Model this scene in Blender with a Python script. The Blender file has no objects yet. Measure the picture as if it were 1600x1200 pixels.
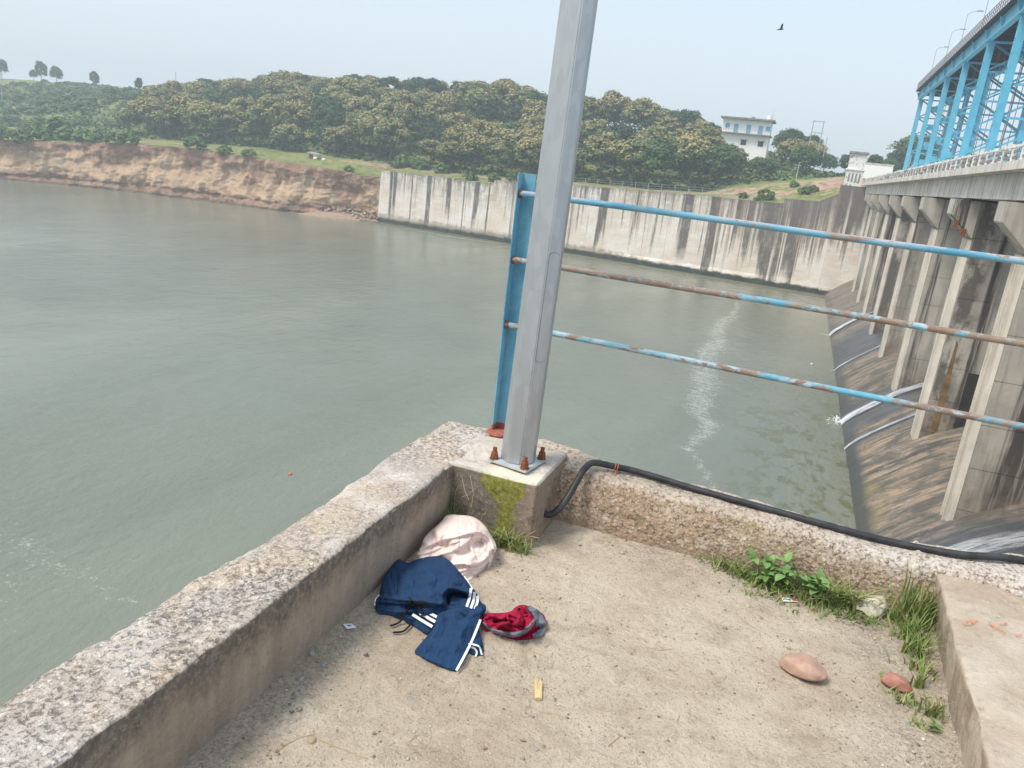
import bpy, bmesh, math, random
import numpy as np
from mathutils import Vector, Matrix, geometry

S = bpy.context.scene
COL = S.collection
R = math.radians

# ------------------------------------------------------------------ camera
PITCH, ROLL, PSI, FPX = R(16.3), R(6.3), R(19.0), 1200.0
_h = np.array([-math.sin(PSI) * math.cos(PITCH), math.cos(PSI) * math.cos(PITCH), -math.sin(PITCH)])
_r0 = np.array([math.cos(PSI), math.sin(PSI), 0.0])
_u0 = np.cross(_r0, _h)
_rt = math.cos(ROLL) * _r0 + math.sin(ROLL) * _u0
_up = -math.sin(ROLL) * _r0 + math.cos(ROLL) * _u0
RM = np.array([_rt, _up, _h])
cam_d = bpy.data.cameras.new('camera')
cam = bpy.data.objects.new('camera', cam_d)
COL.objects.link(cam)
cam.matrix_world = Matrix(((_rt[0], _up[0], -_h[0], 0), (_rt[1], _up[1], -_h[1], 0), (_rt[2], _up[2], -_h[2], 0), (0, 0, 0, 1)))
cam_d.sensor_width = 36.0
cam_d.lens = 36.0 * FPX / 1600.0
cam_d.clip_start = 0.05
cam_d.clip_end = 4000
S.camera = cam

def ray(x, y):
    return RM.T @ np.array([(x - 800) / FPX, -(y - 600) / FPX, 1.0])

def atz(x, y, z):            # point of the line of sight on a level plane
    d = ray(x, y)
    return d * (z / d[2])

def seen(p):                 # where a point lands (used to keep trees under the ridge line)
    q = RM @ np.asarray(p, float)
    return 800 + FPX * q[0] / q[2], 600 - FPX * q[1] / q[2]

# ------------------------------------------------------------------ world, sun, exposure
SUN_EL, SUN_AZ = 57.0, 226.0          # azimuth clockwise from +Y
W = bpy.data.worlds.new('World')
S.world = W
W.use_nodes = True
wn = W.node_tree
bg = wn.nodes['Background']
sky = wn.nodes.new('ShaderNodeTexSky')
sky.sky_type = 'NISHITA'
sky.sun_disc = False
sky.sun_elevation = R(SUN_EL)
sky.sun_rotation = R(SUN_AZ)
sky.altitude = 100
sky.air_density = 1.6
sky.dust_density = 5.0
sky.ozone_density = 1.5
mixn = wn.nodes.new('ShaderNodeMix')
mixn.data_type = 'RGBA'
mixn.inputs[0].default_value = 0.62
mixn.inputs[7].default_value = (6.35, 7.3, 8.35, 1)     # thin overall cloud veil
wn.links.new(sky.outputs[0], mixn.inputs[6])
wn.links.new(mixn.outputs[2], bg.inputs['Color'])
bg.inputs['Strength'].default_value = 0.071
sun_d = bpy.data.lights.new('sun', 'SUN')
sun_d.energy = 1.5
sun_d.angle = R(17)
sun_d.color = (1.0, 0.94, 0.85)
sun = bpy.data.objects.new('sun', sun_d)
COL.objects.link(sun)
_sd = Vector((math.sin(R(SUN_AZ)) * math.cos(R(SUN_EL)), math.cos(R(SUN_AZ)) * math.cos(R(SUN_EL)), math.sin(R(SUN_EL))))
sun.rotation_euler = (-_sd).to_track_quat('-Z', 'Y').to_euler()
S.view_settings.view_transform = 'Standard'
S.view_settings.look = 'None'
S.view_settings.gamma = 1
S.view_settings.use_curve_mapping = False
S.view_settings.exposure = 1.10
S.render.engine = 'CYCLES'
S.cycles.use_denoising = True
S.cycles.max_bounces = 6
S.cycles.diffuse_bounces = 3
S.cycles.volume_bounces = 1
S.cycles.transparent_max_bounces = 8
HAZE_DENSITY = 0.0009

# ------------------------------------------------------------------ small tools
rng = random.Random(11)
nrng = np.random.default_rng(5)

def _hash(ix, iy, iz, seed):
    n = (ix.astype(np.int64) * 374761393 + iy.astype(np.int64) * 668265263 + iz.astype(np.int64) * 1274126177 + seed * 974711) & 0xFFFFFFFF
    n = ((n ^ (n >> 13)) * 1274126177) & 0xFFFFFFFF
    n = ((n ^ (n >> 16)) * 2246822519) & 0xFFFFFFFF
    return ((n ^ (n >> 15)) & 0xFFFFFF) / float(0xFFFFFF)

def vnoise(x, y, z, seed=0):
    x, y, z = np.broadcast_arrays(np.asarray(x, float), np.asarray(y, float), np.asarray(z, float))
    ix, iy, iz = np.floor(x), np.floor(y), np.floor(z)
    fx, fy, fz = x - ix, y - iy, z - iz
    fx, fy, fz = [f * f * (3 - 2 * f) for f in (fx, fy, fz)]
    r = 0
    for a in (0, 1):
        for b in (0, 1):
            for c in (0, 1):
                w = (fx if a else 1 - fx) * (fy if b else 1 - fy) * (fz if c else 1 - fz)
                r = r + w * _hash(ix + a, iy + b, iz + c, seed)
    return r * 2 - 1

def fbm(x, y, z=0.0, scale=1.0, octv=4, seed=0, gain=0.5):
    r, amp, tot, f = 0, 1.0, 0, scale
    for k in range(octv):
        r = r + amp * vnoise(np.asarray(x) * f, np.asarray(y) * f, np.asarray(z) * f, seed + k * 17)
        tot += amp
        amp *= gain
        f *= 2.03
    return r / tot

def sstep(a, b, x):
    t = np.clip((np.asarray(x, float) - a) / (b - a), 0, 1)
    return t * t * (3 - 2 * t)

def wloc(o):
    v = Vector((0, 0, 0))
    while o is not None:
        v += o.location
        o = o.parent
    return v

def link(name, me, mats=(), parent=None, smooth=False, kind=None):
    for m in (mats if isinstance(mats, (list, tuple)) else [mats]):
        me.materials.append(m)
    o = bpy.data.objects.new(name, me)
    COL.objects.link(o)
    if parent is not None:
        o.parent = parent
    if smooth:
        me.polygons.foreach_set('use_smooth', np.ones(len(me.polygons), bool))
    if kind:
        o['kind'] = kind
    return o

def np_mesh(name, V, F, mats=(), parent=None, smooth=False, midx=None, attrs=None, kind=None, uvs=None):
    """V (n,3) in world units, F (m,3|4) index array"""
    V = np.asarray(V, float)
    F = np.asarray(F, np.int32)
    if parent is not None:
        V = V - np.array(wloc(parent))
    me = bpy.data.meshes.new(name)
    n, m, k = len(V), len(F), F.shape[1]
    me.vertices.add(n)
    me.vertices.foreach_set('co', V.ravel())
    me.loops.add(m * k)
    me.loops.foreach_set('vertex_index', F.ravel())
    me.polygons.add(m)
    me.polygons.foreach_set('loop_start', np.arange(0, m * k, k, dtype=np.int32))
    if midx is not None:
        me.polygons.foreach_set('material_index', np.asarray(midx, np.int32))
    me.update(calc_edges=True)
    me.validate()
    for an, (dom, arr) in (attrs or {}).items():
        a = me.attributes.new(an, 'FLOAT', dom)
        a.data.foreach_set('value', np.asarray(arr, np.float32))
    return link(name, me, mats, parent, smooth, kind)

class MB:
    """collects simple solids, then builds them as one mesh object"""
    def __init__(s):
        s.v, s.f = [], []
    def add(s, vs, fs):
        b = len(s.v)
        s.v += [tuple(float(c) for c in v) for v in vs]
        s.f += [tuple(b + i for i in f) for f in fs]
        return s
    def box(s, x0, x1, y0, y1, z0, z1):
        return s.add([(x0, y0, z0), (x1, y0, z0), (x1, y1, z0), (x0, y1, z0), (x0, y0, z1), (x1, y0, z1), (x1, y1, z1), (x0, y1, z1)],
                     [(3, 2, 1, 0), (4, 5, 6, 7), (0, 1, 5, 4), (1, 2, 6, 5), (2, 3, 7, 6), (3, 0, 4, 7)])
    def prism(s, poly, axis, a, b):
        """poly of 2D points extruded along axis from a to b; for axis y the points are (x,z), x: (y,z), z: (x,y)"""
        n = len(poly)
        def mk(p, t):
            return {'x': (t, p[0], p[1]), 'y': (p[0], t, p[1]), 'z': (p[0], p[1], t)}[axis]
        vs = [mk(p, a) for p in poly] + [mk(p, b) for p in poly]
        fs = [tuple(range(n))[::-1], tuple(range(n, 2 * n))] + [(i, (i + 1) % n, n + (i + 1) % n, n + i) for i in range(n)]
        return s.add(vs, fs)
    def bar(s, p, q, w, d=None, upv=(0, 0, 1)):
        d = d or w
        p, q = Vector(p), Vector(q)
        t = (q - p).normalized()
        u = t.cross(Vector(upv))
        if u.length < 1e-4:
            u = t.cross(Vector((0, 1, 0)))
        u.normalize()
        v = u.cross(t)
        u, v = u * w / 2, v * d / 2
        vs = [p - u - v, p + u - v, p + u + v, p - u + v, q - u - v, q + u - v, q + u + v, q - u + v]
        return s.add(vs, [(3, 2, 1, 0), (4, 5, 6, 7), (0, 1, 5, 4), (1, 2, 6, 5), (2, 3, 7, 6), (3, 0, 4, 7)])
    def tube(s, pts, rad, n=10, cap=True, rot=0.0):
        pts = [Vector(p) for p in pts]
        rad = rad if isinstance(rad, (list, tuple, np.ndarray)) else [rad] * len(pts)
        b = len(s.v)
        ref = Vector((0, 0, 1))
        for i, p in enumerate(pts):
            t = (pts[min(i + 1, len(pts) - 1)] - pts[max(i - 1, 0)]).normalized()
            if i == 0:
                u = t.cross(ref)
                if u.length < 1e-3:
                    u = t.cross(Vector((1, 0, 0)))
            else:
                u = u - t * u.dot(t)
            u.normalize()
            v = t.cross(u)
            for k in range(n):
                a = 2 * math.pi * k / n + rot
                c = p + (u * math.cos(a) + v * math.sin(a)) * float(rad[i])
                s.v.append(tuple(c))
        for i in range(len(pts) - 1):
            for k in range(n):
                s.f.append((b + i * n + k, b + i * n + (k + 1) % n, b + (i + 1) * n + (k + 1) % n, b + (i + 1) * n + k))
        if cap:
            s.f.append(tuple(b + k for k in range(n))[::-1])
            e = b + (len(pts) - 1) * n
            s.f.append(tuple(e + k for k in range(n)))
        return s
    def build(s, name, mats, parent=None, smooth=False, bevel=0, kind=None):
        off = wloc(parent) if parent is not None else Vector((0, 0, 0))
        me = bpy.data.meshes.new(name)
        me.from_pydata([tuple(Vector(v) - off) for v in s.v], [], s.f)
        bm = bmesh.new()
        bm.from_mesh(me)
        bmesh.ops.recalc_face_normals(bm, faces=bm.faces)
        if bevel:
            es = [e for e in bm.edges if len(e.link_faces) == 2 and e.calc_face_angle(0) > 0.5]
            bmesh.ops.bevel(bm, geom=es, offset=bevel, segments=2, affect='EDGES', clamp_overlap=True)
        bm.to_mesh(me)
        bm.free()
        o = link(name, me, mats, parent, smooth, kind)
        if smooth:
            try:
                me.set_sharp_from_angle(angle=R(40))
            except Exception:
                pass
        return o

def tag(o, label=None, cat=None, group=None, kind=None):
    if label: o['label'] = label
    if cat: o['category'] = cat
    if group: o['group'] = group
    if kind: o['kind'] = kind
    return o

def thing(name, loc, label, cat, group=None):
    o = bpy.data.objects.new(name, None)
    o.empty_display_size = 0.1
    COL.objects.link(o)
    o.location = loc
    return tag(o, label, cat, group)

def copy_tree(o, parent=None, loc=None, label=None, rotz=None, scale=None):
    c = o.copy()
    COL.objects.link(c)
    if parent is not None:
        c.parent = parent
    if loc is not None: c.location = loc
    if rotz is not None: c.rotation_euler = (0, 0, rotz)
    if scale is not None: c.scale = scale
    if label: c['label'] = label
    for ch in o.children:
        copy_tree(ch, c)
    return c

def dup_part(o, parent, dloc):
    """another copy of a part under the same kind of parent, moved by dloc"""
    c = o.copy()
    COL.objects.link(c)
    c.parent = parent
    c.location = Vector(o.location) + Vector(dloc)
    for ch in o.children:
        dup_part(ch, c, (0, 0, 0))
    return c

def catmull(P, n=8):
    P = [np.array(p, float) for p in P]
    out_ = []
    for i in range(len(P) - 1):
        p0, p1, p2, p3 = P[max(i - 1, 0)], P[i], P[i + 1], P[min(i + 2, len(P) - 1)]
        for t in np.linspace(0, 1, n, endpoint=False):
            out_.append(.5 * ((2 * p1) + (-p0 + p2) * t + (2 * p0 - 5 * p1 + 4 * p2 - p3) * t ** 2 + (-p0 + 3 * p1 - 3 * p2 + p3) * t ** 3))
    out_.append(P[-1])
    return out_

# ------------------------------------------------------------------ materials
class G:
    def __init__(s, name):
        s.m = bpy.data.materials.new(name)
        s.m.use_nodes = True
        s.t = s.m.node_tree
        s.b = s.t.nodes['Principled BSDF']
        s._pos = None
    def n(s, typ, ins=None, out=0, **kw):
        nd = s.t.nodes.new(typ)
        for k, v in kw.items():
            setattr(nd, k, v)
        for k, v in (ins or {}).items():
            s.put(nd.inputs[k], v)
        return nd.outputs[out] if out is not None else nd
    def put(s, sock, v):
        if isinstance(v, bpy.types.NodeSocket):
            s.t.links.new(v, sock)
        elif v is not None:
            if hasattr(sock.default_value, '__len__') and not hasattr(v, '__len__'):
                v = (v,) * len(sock.default_value)
            if hasattr(sock.default_value, '__len__') and len(sock.default_value) == 4 and len(v) == 3:
                v = tuple(v) + (1,)
            sock.default_value = v
    @property
    def pos(s):
        if s._pos is None:
            s._pos = s.n('ShaderNodeNewGeometry')
        return s._pos
    @property
    def obj(s):
        return s.n('ShaderNodeTexCoord', out=3)
    def scaled(s, sc, vec=None, loc=(0, 0, 0)):
        return s.n('ShaderNodeMapping', {0: vec if vec is not None else s.pos, 1: loc, 3: sc})
    def noise(s, scale, detail=4, rough=0.55, vec=None, dist=0.0):
        return s.n('ShaderNodeTexNoise', {'Vector': vec if vec is not None else s.pos, 'Scale': scale, 'Detail': detail, 'Roughness': rough, 'Distortion': dist})
    def voro(s, scale, vec=None, out=0, feature='F1', rand=1.0):
        return s.n('ShaderNodeTexVoronoi', {'Vector': vec if vec is not None else s.pos, 'Scale': scale, 'Randomness': rand}, out=out, feature=feature)
    def ramp(s, f, lo, hi, a=0.0, b=1.0):
        return s.n('ShaderNodeMapRange', {0: f, 1: lo, 2: hi, 3: a, 4: b}, clamp=True)
    def cramp(s, f, stops):
        nd = s.n('ShaderNodeValToRGB', {0: f}, out=None)
        e = nd.color_ramp.elements
        while len(e) < len(stops):
            e.new(0.5)
        for el, (p, c) in zip(e, stops):
            el.position = p
            el.color = tuple(c) + (1,) if len(c) == 3 else c
        return nd.outputs[0]
    def mix(s, f, a, b, mode='MIX'):
        nd = s.n('ShaderNodeMix', {0: f, 6: a, 7: b}, out=None, data_type='RGBA', blend_type=mode)
        return nd.outputs[2]
    def math(s, op, a, b=None, c=None):
        ins = {0: a}
        if b is not None: ins[1] = b
        if c is not None: ins[2] = c
        return s.n('ShaderNodeMath', ins, operation=op)
    def mul(s, a, b): return s.math('MULTIPLY', a, b)
    def xyz(s, vec=None):
        nd = s.n('ShaderNodeSeparateXYZ', {0: vec if vec is not None else s.pos}, out=None)
        return nd.outputs
    def nrm(s):
        nd = s.n('ShaderNodeNewGeometry', out=1)
        return s.xyz(nd)
    def attr(s, name):
        return s.n('ShaderNodeAttribute', out=2, attribute_name=name)
    def rnd(s):
        return s.n('ShaderNodeObjectInfo', out=5)
    def bump(s, h, strength=0.5, dist=0.01, normal=None):
        ins = {'Strength': strength, 'Distance': dist, 'Height': h}
        if normal is not None: ins['Normal'] = normal
        return s.n('ShaderNodeBump', ins)
    def done(s, color=None, rough=0.85, normal=None, spec=0.3, metal=0.0, **kw):
        s.put(s.b.inputs['Base Color'], color)
        s.put(s.b.inputs['Roughness'], rough)
        s.put(s.b.inputs['Metallic'], metal)
        s.put(s.b.inputs['Specular IOR Level'], spec)
        if normal is not None: s.put(s.b.inputs['Normal'], normal)
        for k, v in kw.items():
            s.put(s.b.inputs[k.replace('_', ' ')], v)
        return s.m

def plain(name, col, rough=0.8, var=0.15, scale=8.0, metal=0.0, spec=0.3, bump=0.0):
    g = G(name)
    n = g.noise(scale, 5, 0.6, vec=g.obj)
    c = g.mix(g.ramp(n, 0.3, 0.7), tuple(x * (1 - var) for x in col), tuple(min(1, x * (1 + var)) for x in col))
    return g.done(c, rough, g.bump(n, bump, 0.01) if bump else None, spec, metal)

M = {}

# platform floor: dusty beaten dirt over concrete
g = G('dusty_floor')
big = g.noise(2.3, 5, 0.6)
mid = g.noise(9, 7, 0.7, dist=0.5)
fine = g.noise(120, 5, 0.8)
med = g.noise(42, 6, .75, dist=.3)
c = g.mix(g.ramp(big, 0.36, 0.66), (0.53, 0.43, 0.32), (0.69, 0.595, 0.47))
c = g.mix(g.mul(g.ramp(mid, 0.50, 0.66), 0.6), c, (0.40, 0.315, 0.225))
c = g.mix(g.mul(g.ramp(mid, 0.46, 0.34), 0.5), c, (0.70, 0.60, 0.47))
c = g.mix(g.mul(g.ramp(med, 0.54, 0.66), 0.5), c, (0.32, 0.255, 0.185))
c = g.mix(g.mul(g.ramp(fine, 0.54, 0.66), 0.7), c, (0.20, 0.165, 0.13))
c = g.mix(g.mul(g.ramp(g.noise(95, 4, 0.75, vec=g.scaled((1, 1, 1), loc=(2, 5, 3))), 0.57, 0.66), 0.6), c, (0.70, 0.635, 0.54))
c = g.mix(g.mul(g.attr('grit'), g.ramp(g.noise(60, 6, 0.8), 0.42, 0.58)), c, (0.215, 0.20, 0.185))
h = g.math('ADD', g.math('ADD', g.mul(fine, 0.5), g.mul(mid, 1.5)), g.mul(med, 1.0))
M['floor'] = g.done(c, 0.95, g.bump(h, 0.9, 0.016), 0.15)

# weathered parapet concrete: pale lichen-flecked top, brown faces with a grimy upper band
def parapet_mat(name, zt, bright=1.0, warm=0.0):
    g = G(name)
    nz = g.nrm()[2]
    z = g.xyz()[2]
    top = g.ramp(nz, 0.35, 0.8)
    big = g.noise(3.2, 4, 0.6)
    sp = g.noise(75, 5, 0.75)
    sp2 = g.noise(50, 6, 0.78, dist=0.4)
    tc = g.mix(g.ramp(big, 0.38, 0.62), (0.50, 0.42, 0.345), (0.46, 0.41, 0.37))
    tc = g.mix(g.ramp(g.noise(1.7, 3, 0.6, dist=0.8), 0.48, 0.66), tc, (0.56, 0.45, 0.33))
    tc = g.mix(g.mul(g.ramp(g.noise(4.1, 4, 0.6), 0.5, 0.62), g.ramp(sp2, 0.40, 0.6)), tc, (0.74, 0.70, 0.65))
    dk = g.mul(g.ramp(g.noise(3.6, 6, 0.7, dist=0.5), 0.46, 0.64), g.ramp(sp2, 0.46, 0.56))
    tc = g.mix(g.mul(dk, 0.65), tc, (0.13, 0.115, 0.105))
    rough_ = g.ramp(g.math('ADD', g.mul(g.noise(1.1, 3, .6), .9), g.ramp(g.math('ABSOLUTE', g.math('SUBTRACT', g.xyz()[1], 2.35)), .35, 1.0, 0, .35)), .42, .70)
    tc = g.mix(g.mul(g.mul(g.ramp(sp2, 0.50, 0.57), rough_), .78), tc, (0.125, 0.11, 0.10))
    tc = g.mix(g.mul(g.mul(g.ramp(sp2, 0.45, 0.38), rough_), .6), tc, (0.78, 0.74, 0.69))
    tc = g.mix(g.mul(g.ramp(sp, 0.55, 0.62), 0.7), tc, (0.15, 0.135, 0.125))
    tc = g.mix(g.mul(g.ramp(g.noise(90, 3, 0.6, vec=g.scaled((1, 1, 1), loc=(3, 7, 1))), 0.60, 0.70), 0.7), tc, (0.86, 0.83, 0.79))
    st = g.noise(14, 5, 0.65, vec=g.scaled((1, 1, 0.16)))
    fc = g.mix(g.ramp(st, 0.3, 0.7), (0.34, 0.275, 0.215), (0.49, 0.40, 0.315))
    fc = g.mix(g.mul(g.ramp(sp, 0.54, 0.66), 0.4), fc, (0.20, 0.165, 0.13))
    fc = g.mix(g.mul(g.ramp(g.noise(60, 4, 0.7), 0.58, 0.70), 0.55), fc, (0.52, 0.45, 0.37))
    band = g.ramp(g.math('ADD', z, g.mul(g.noise(9, 5, 0.7), 0.22)), zt + 0.035, zt + 0.125)
    fc = g.mix(g.mul(g.mul(band, g.ramp(sp2, 0.3, 0.55)), 0.75 if warm == 0 else 0.25), fc, (0.09, 0.082, 0.075))
    col = g.mix(top, fc, tc)
    h = g.math('ADD', g.mul(sp, 0.8), sp2)
    return g.done(col, 0.95, g.bump(h, 0.7, 0.012), 0.12)
M['parapet'] = parapet_mat('parapet_concrete', -1.36)

g = G('crumbling_concrete')                    # the right parapet: coarse exposed aggregate, ochre and grey, whitewash remains
sp = g.noise(55, 5, 0.75, dist=0.3)
vo = g.voro(62)
z = g.xyz()[2]
c = g.mix(g.ramp(g.noise(2.2, 4, 0.6), 0.38, 0.62), (0.45, 0.35, 0.25), (0.42, 0.30, 0.21))
c = g.mix(g.mul(g.ramp(sp, 0.50, 0.57), 0.85), c, (0.15, 0.12, 0.09))
c = g.mix(g.mul(g.ramp(g.noise(34, 5, .75, vec=g.scaled((1, 1, 1), loc=(4, 1, 8))), 0.55, 0.62), .75), c, (0.62, 0.55, 0.45))
c = g.mix(g.mul(g.ramp(vo, 0.32, 0.16), 0.55), c, (0.62, 0.54, 0.44))
c = g.mix(g.mul(g.ramp(g.noise(5, 4, 0.6), 0.56, 0.66), 0.6), c, (0.30, 0.25, 0.13))
xw = g.xyz()[0]
wh = g.mul(g.ramp(g.math('ADD', z, g.mul(g.noise(7, 5, 0.7), 0.22)), -1.36, -1.26), g.ramp(g.math('ADD', xw, g.mul(g.noise(4, 4, .6), .7)), 0.45, 0.85))
c = g.mix(g.mul(g.mul(wh, g.ramp(sp, 0.58, 0.44)), .85), c, (0.66, 0.63, 0.60))
nz = g.nrm()[2]
c = g.mix(g.mul(g.ramp(nz, 0.5, 0.9), g.ramp(sp, .60, .44, .1, .6)), c, (0.60, 0.54, 0.48))
c = g.mix(g.mul(g.ramp(g.math('ADD', z, g.mul(g.noise(12, 4, .7), .08)), -1.50, -1.56), 0.75), c, (0.40, 0.30, 0.21))
h = g.math('ADD', g.mul(sp, 1.0), g.mul(vo, -0.6))
M['crumbling'] = g.done(c, 0.95, g.bump(h, 0.8, 0.015), 0.12)

g = G('pedestal_concrete')
sp = g.noise(60, 5, 0.75)
sp2 = g.noise(26, 6, .75, dist=.4)
x_, y_, z_ = g.xyz()
nz = g.nrm()[2]
ny = g.nrm()[1]
c = g.mix(g.ramp(g.noise(6, 5, 0.7), 0.35, 0.65), (0.135, 0.115, 0.095), (0.235, 0.20, 0.16))
c = g.mix(g.ramp(g.math('ADD', x_, g.mul(g.noise(7, 4, .6), .16)), -0.84, -0.78), c, (0.29, 0.225, 0.17))
c = g.mix(g.mul(g.ramp(sp, 0.55, 0.64), 0.55), c, (0.46, 0.41, 0.35))
c = g.mix(g.mul(g.ramp(sp2, 0.54, 0.62), 0.6), c, (0.10, 0.088, 0.075))
c = g.mix(g.mul(g.ramp(g.math('ADD', z_, g.mul(g.noise(9, 4, .6), .1)), -1.48, -1.56), 0.75), c, (0.35, 0.265, 0.195))
zr = g.ramp(g.math('ADD', z_, g.mul(g.noise(18, 4, .7), .06)), -1.40, -1.33, 0, 1)
wv = g.mul(g.math('SUBTRACT', g.noise(14, 6, .75), .5), .10)
xl = g.math('ADD', g.math('ADD', x_, wv), g.mul(zr, .085))
xr = g.math('SUBTRACT', g.math('ADD', x_, wv), g.mul(zr, .035))
moss = g.mul(g.ramp(xl, -1.002, -0.985), g.ramp(xr, -0.905, -0.925))
moss = g.mul(g.mul(moss, g.ramp(ny, -0.4, -0.7)), g.ramp(g.noise(50, 5, .8), 0.32, 0.46))
mossc = g.mix(g.ramp(g.noise(40, 5, .75), 0.36, 0.64), (0.11, 0.125, 0.02), (0.33, 0.32, 0.07))
c = g.mix(g.mul(moss, .93), c, mossc)
tc = g.mix(g.ramp(g.noise(5, 5, .7), 0.38, 0.62), (0.50, 0.44, 0.37), (0.62, 0.57, 0.51))
tc = g.mix(g.mul(g.ramp(sp2, 0.52, 0.62), 0.55), tc, (0.30, 0.26, 0.22))
tc = g.mix(g.mul(g.ramp(sp, 0.56, 0.66), 0.5), tc, (0.24, 0.21, 0.18))
crm = g.mul(g.ramp(g.math('ADD', x_, g.mul(g.noise(12, 4, .7), .08)), -1.06, -1.0), g.ramp(g.math('ADD', y_, g.mul(g.noise(12, 4, .7), .08)), 3.06, 2.99))
tc = g.mix(g.mul(crm, .85), tc, (0.74, 0.69, 0.55))
c = g.mix(g.ramp(g.math('ADD', nz, g.mul(g.math('SUBTRACT', sp2, .5), .8)), 0.45, 0.75), c, tc)
M['pedestal'] = g.done(c, 0.93, g.bump(g.math('ADD', sp, sp2), 0.7, 0.010), 0.12)

g = G('step_concrete')
sp = g.noise(70, 5, 0.7)
nz = g.nrm()[2]
c = g.mix(g.ramp(g.noise(3.0, 5, 0.65, dist=.5), 0.38, 0.64), (0.40, 0.32, 0.24), (0.53, 0.46, 0.38))
c = g.mix(g.mul(g.ramp(g.noise(24, 5, .7), 0.56, 0.68), .6), c, (0.26, 0.22, 0.18))
c = g.mix(g.mul(g.ramp(sp, 0.58, 0.68), 0.5), c, (0.66, 0.61, 0.54))
st = g.noise(10, 5, 0.7, vec=g.scaled((1, 1, 0.3)))
fc = g.mix(g.ramp(st, 0.4, 0.62), (0.50, 0.43, 0.34), (0.33, 0.255, 0.185))
c = g.mix(g.ramp(nz, 0.4, 0.75), fc, c)
M['step'] = g.done(c, 0.95, g.bump(g.math('ADD', sp, g.noise(24, 5, .7)), 0.6, 0.012), 0.12)
g = G('orange_paint')
M['orange'] = g.done((0.66, 0.27, 0.14), .85, None, .2, Alpha=g.mul(g.ramp(g.noise(70, 5, .75), .42, .60), .8))

# galvanised pole
g = G('galvanised_steel')
v = g.voro(38, vec=g.scaled((1, 1, 0.35)), out=1)
n1 = g.noise(30, 4, .6, vec=g.scaled((1, 1, .3)))
sepc = g.n('ShaderNodeSeparateColor', {0: v}, out=0)
c = g.mix(g.ramp(sepc, 0.1, 0.9), (0.43, 0.45, 0.46), (0.48, 0.50, 0.51))
c = g.mix(g.mul(g.ramp(g.noise(7, 5, .7, vec=g.scaled((3, 3, .35))), .58, .66), .22), c, (0.36, 0.36, 0.37))
M['galv'] = g.done(c, g.ramp(n1, .3, .7, .38, .50), g.bump(n1, 0.05, 0.004), 0.5, 0.6)
M['galvplate'] = plain('galvanised_plate', (0.50, 0.53, 0.55), 0.6, 0.12, 20, 0.4, 0.5)
M['rust'] = plain('rusty_steel', (0.23, 0.085, 0.04), 0.9, 0.45, 60, 0.0, 0.2, 0.4)
M['gap'] = plain('dark_gap', (0.05, 0.05, 0.05), 0.9)

def painted_blue(name, wear, top_pink=0.0, scale=9.0, along=(1, 1, 1), pale=.5, rustc=(0.235, 0.155, 0.115)):
    g = G(name)
    n1 = g.noise(scale, 6, 0.72, vec=g.scaled(along), dist=0.8)
    n2 = g.noise(scale * 6, 5, 0.7)
    n3 = g.noise(scale * 1.7, 5, .7, vec=g.scaled(along, loc=(5, 2, 7)))
    c = g.mix(g.ramp(g.noise(scale * .6, 3, .5), .35, .65), (0.095, 0.30, 0.43), (0.17, 0.42, 0.54))
    c = g.mix(g.mul(g.ramp(n3, .50, .60), pale), c, (0.40, 0.49, 0.51))
    c = g.mix(g.mul(g.ramp(n2, .56, .64), .5), c, (0.30, 0.42, 0.46))
    nz = g.nrm()[2]
    topm = g.ramp(nz, .35, .9)
    pk = g.mul(topm, g.ramp(n1, .60 - top_pink, .66 - top_pink))
    c = g.mix(g.mul(pk, .85), c, (0.47, 0.36, 0.345))
    wm = g.mul(g.ramp(n1, wear, wear + .03), g.ramp(n2, .36, .48))
    c = g.mix(wm, c, g.mix(g.ramp(n3, .4, .6), (0.30, 0.24, 0.185), rustc))
    return g.done(c, 0.62, g.bump(g.math('ADD', n2, g.mul(wm, -.6)), 0.3, 0.003), 0.35)
M['railblue'] = painted_blue('worn_blue_paint', 0.575, 0.14, 6.0, (.45, 1, 1), .35)
M['railworn'] = painted_blue('flaking_blue_paint', 0.50, 0.10, 6.0, (.6, 1, 1), .85)
M['raildull'] = painted_blue('dulled_blue_paint', 0.43, 0.14, 6.0, (.5, 1, 1), .95, (0.25, 0.16, 0.115))
M['postblue'] = painted_blue('blue_post_paint', 0.645, 0.0, 9.0, (1, 1, .7), .2)
M['redoxide'] = plain('red_oxide_splash', (0.30, 0.10, 0.07), 0.9, 0.4, 50)
g = G('black_cable')
w = g.noise(160, 3, .5)
M['cable'] = g.done(g.mix(g.ramp(g.noise(12, 4, .6), .4, .7), (0.020, 0.021, 0.024), (0.05, 0.052, 0.057)), 0.5, g.bump(w, .15, .002), 0.4)
M['copper'] = plain('copper_wire', (0.5, 0.17, 0.07), 0.5, .2, 40)

# far concrete wall
g = G('far_wall_concrete')
X_, Y_, Z_ = g.xyz()
zt = g.attr('below_top')
sv = g.scaled((1, 1, 0.05))
c = g.mix(g.ramp(g.noise(0.18, 4, .6), .4, .62), (0.68, 0.585, 0.485), (0.78, 0.725, 0.65))
c = g.mix(g.mul(g.ramp(g.noise(0.55, 4, .6, vec=g.scaled((.4, 1, 1.4))), .5, .66), .6), c, (0.80, 0.77, 0.73))
c = g.mix(g.mul(g.ramp(g.noise(3.0, 5, .75), .52, .68), .35), c, (0.36, 0.31, 0.26))
grey = g.mul(g.ramp(g.math('ADD', zt, g.mul(g.noise(0.7, 6, .75, vec=g.scaled((1, 1, .09))), 13)), 12.0, 7.0), g.ramp(g.noise(1.5, 6, .8, vec=g.scaled((1, 1, .12))), .42, .56))
c = g.mix(g.mul(grey, g.ramp(X_, -45, -30, .85, .6)), c, (0.155, 0.14, 0.13))
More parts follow.
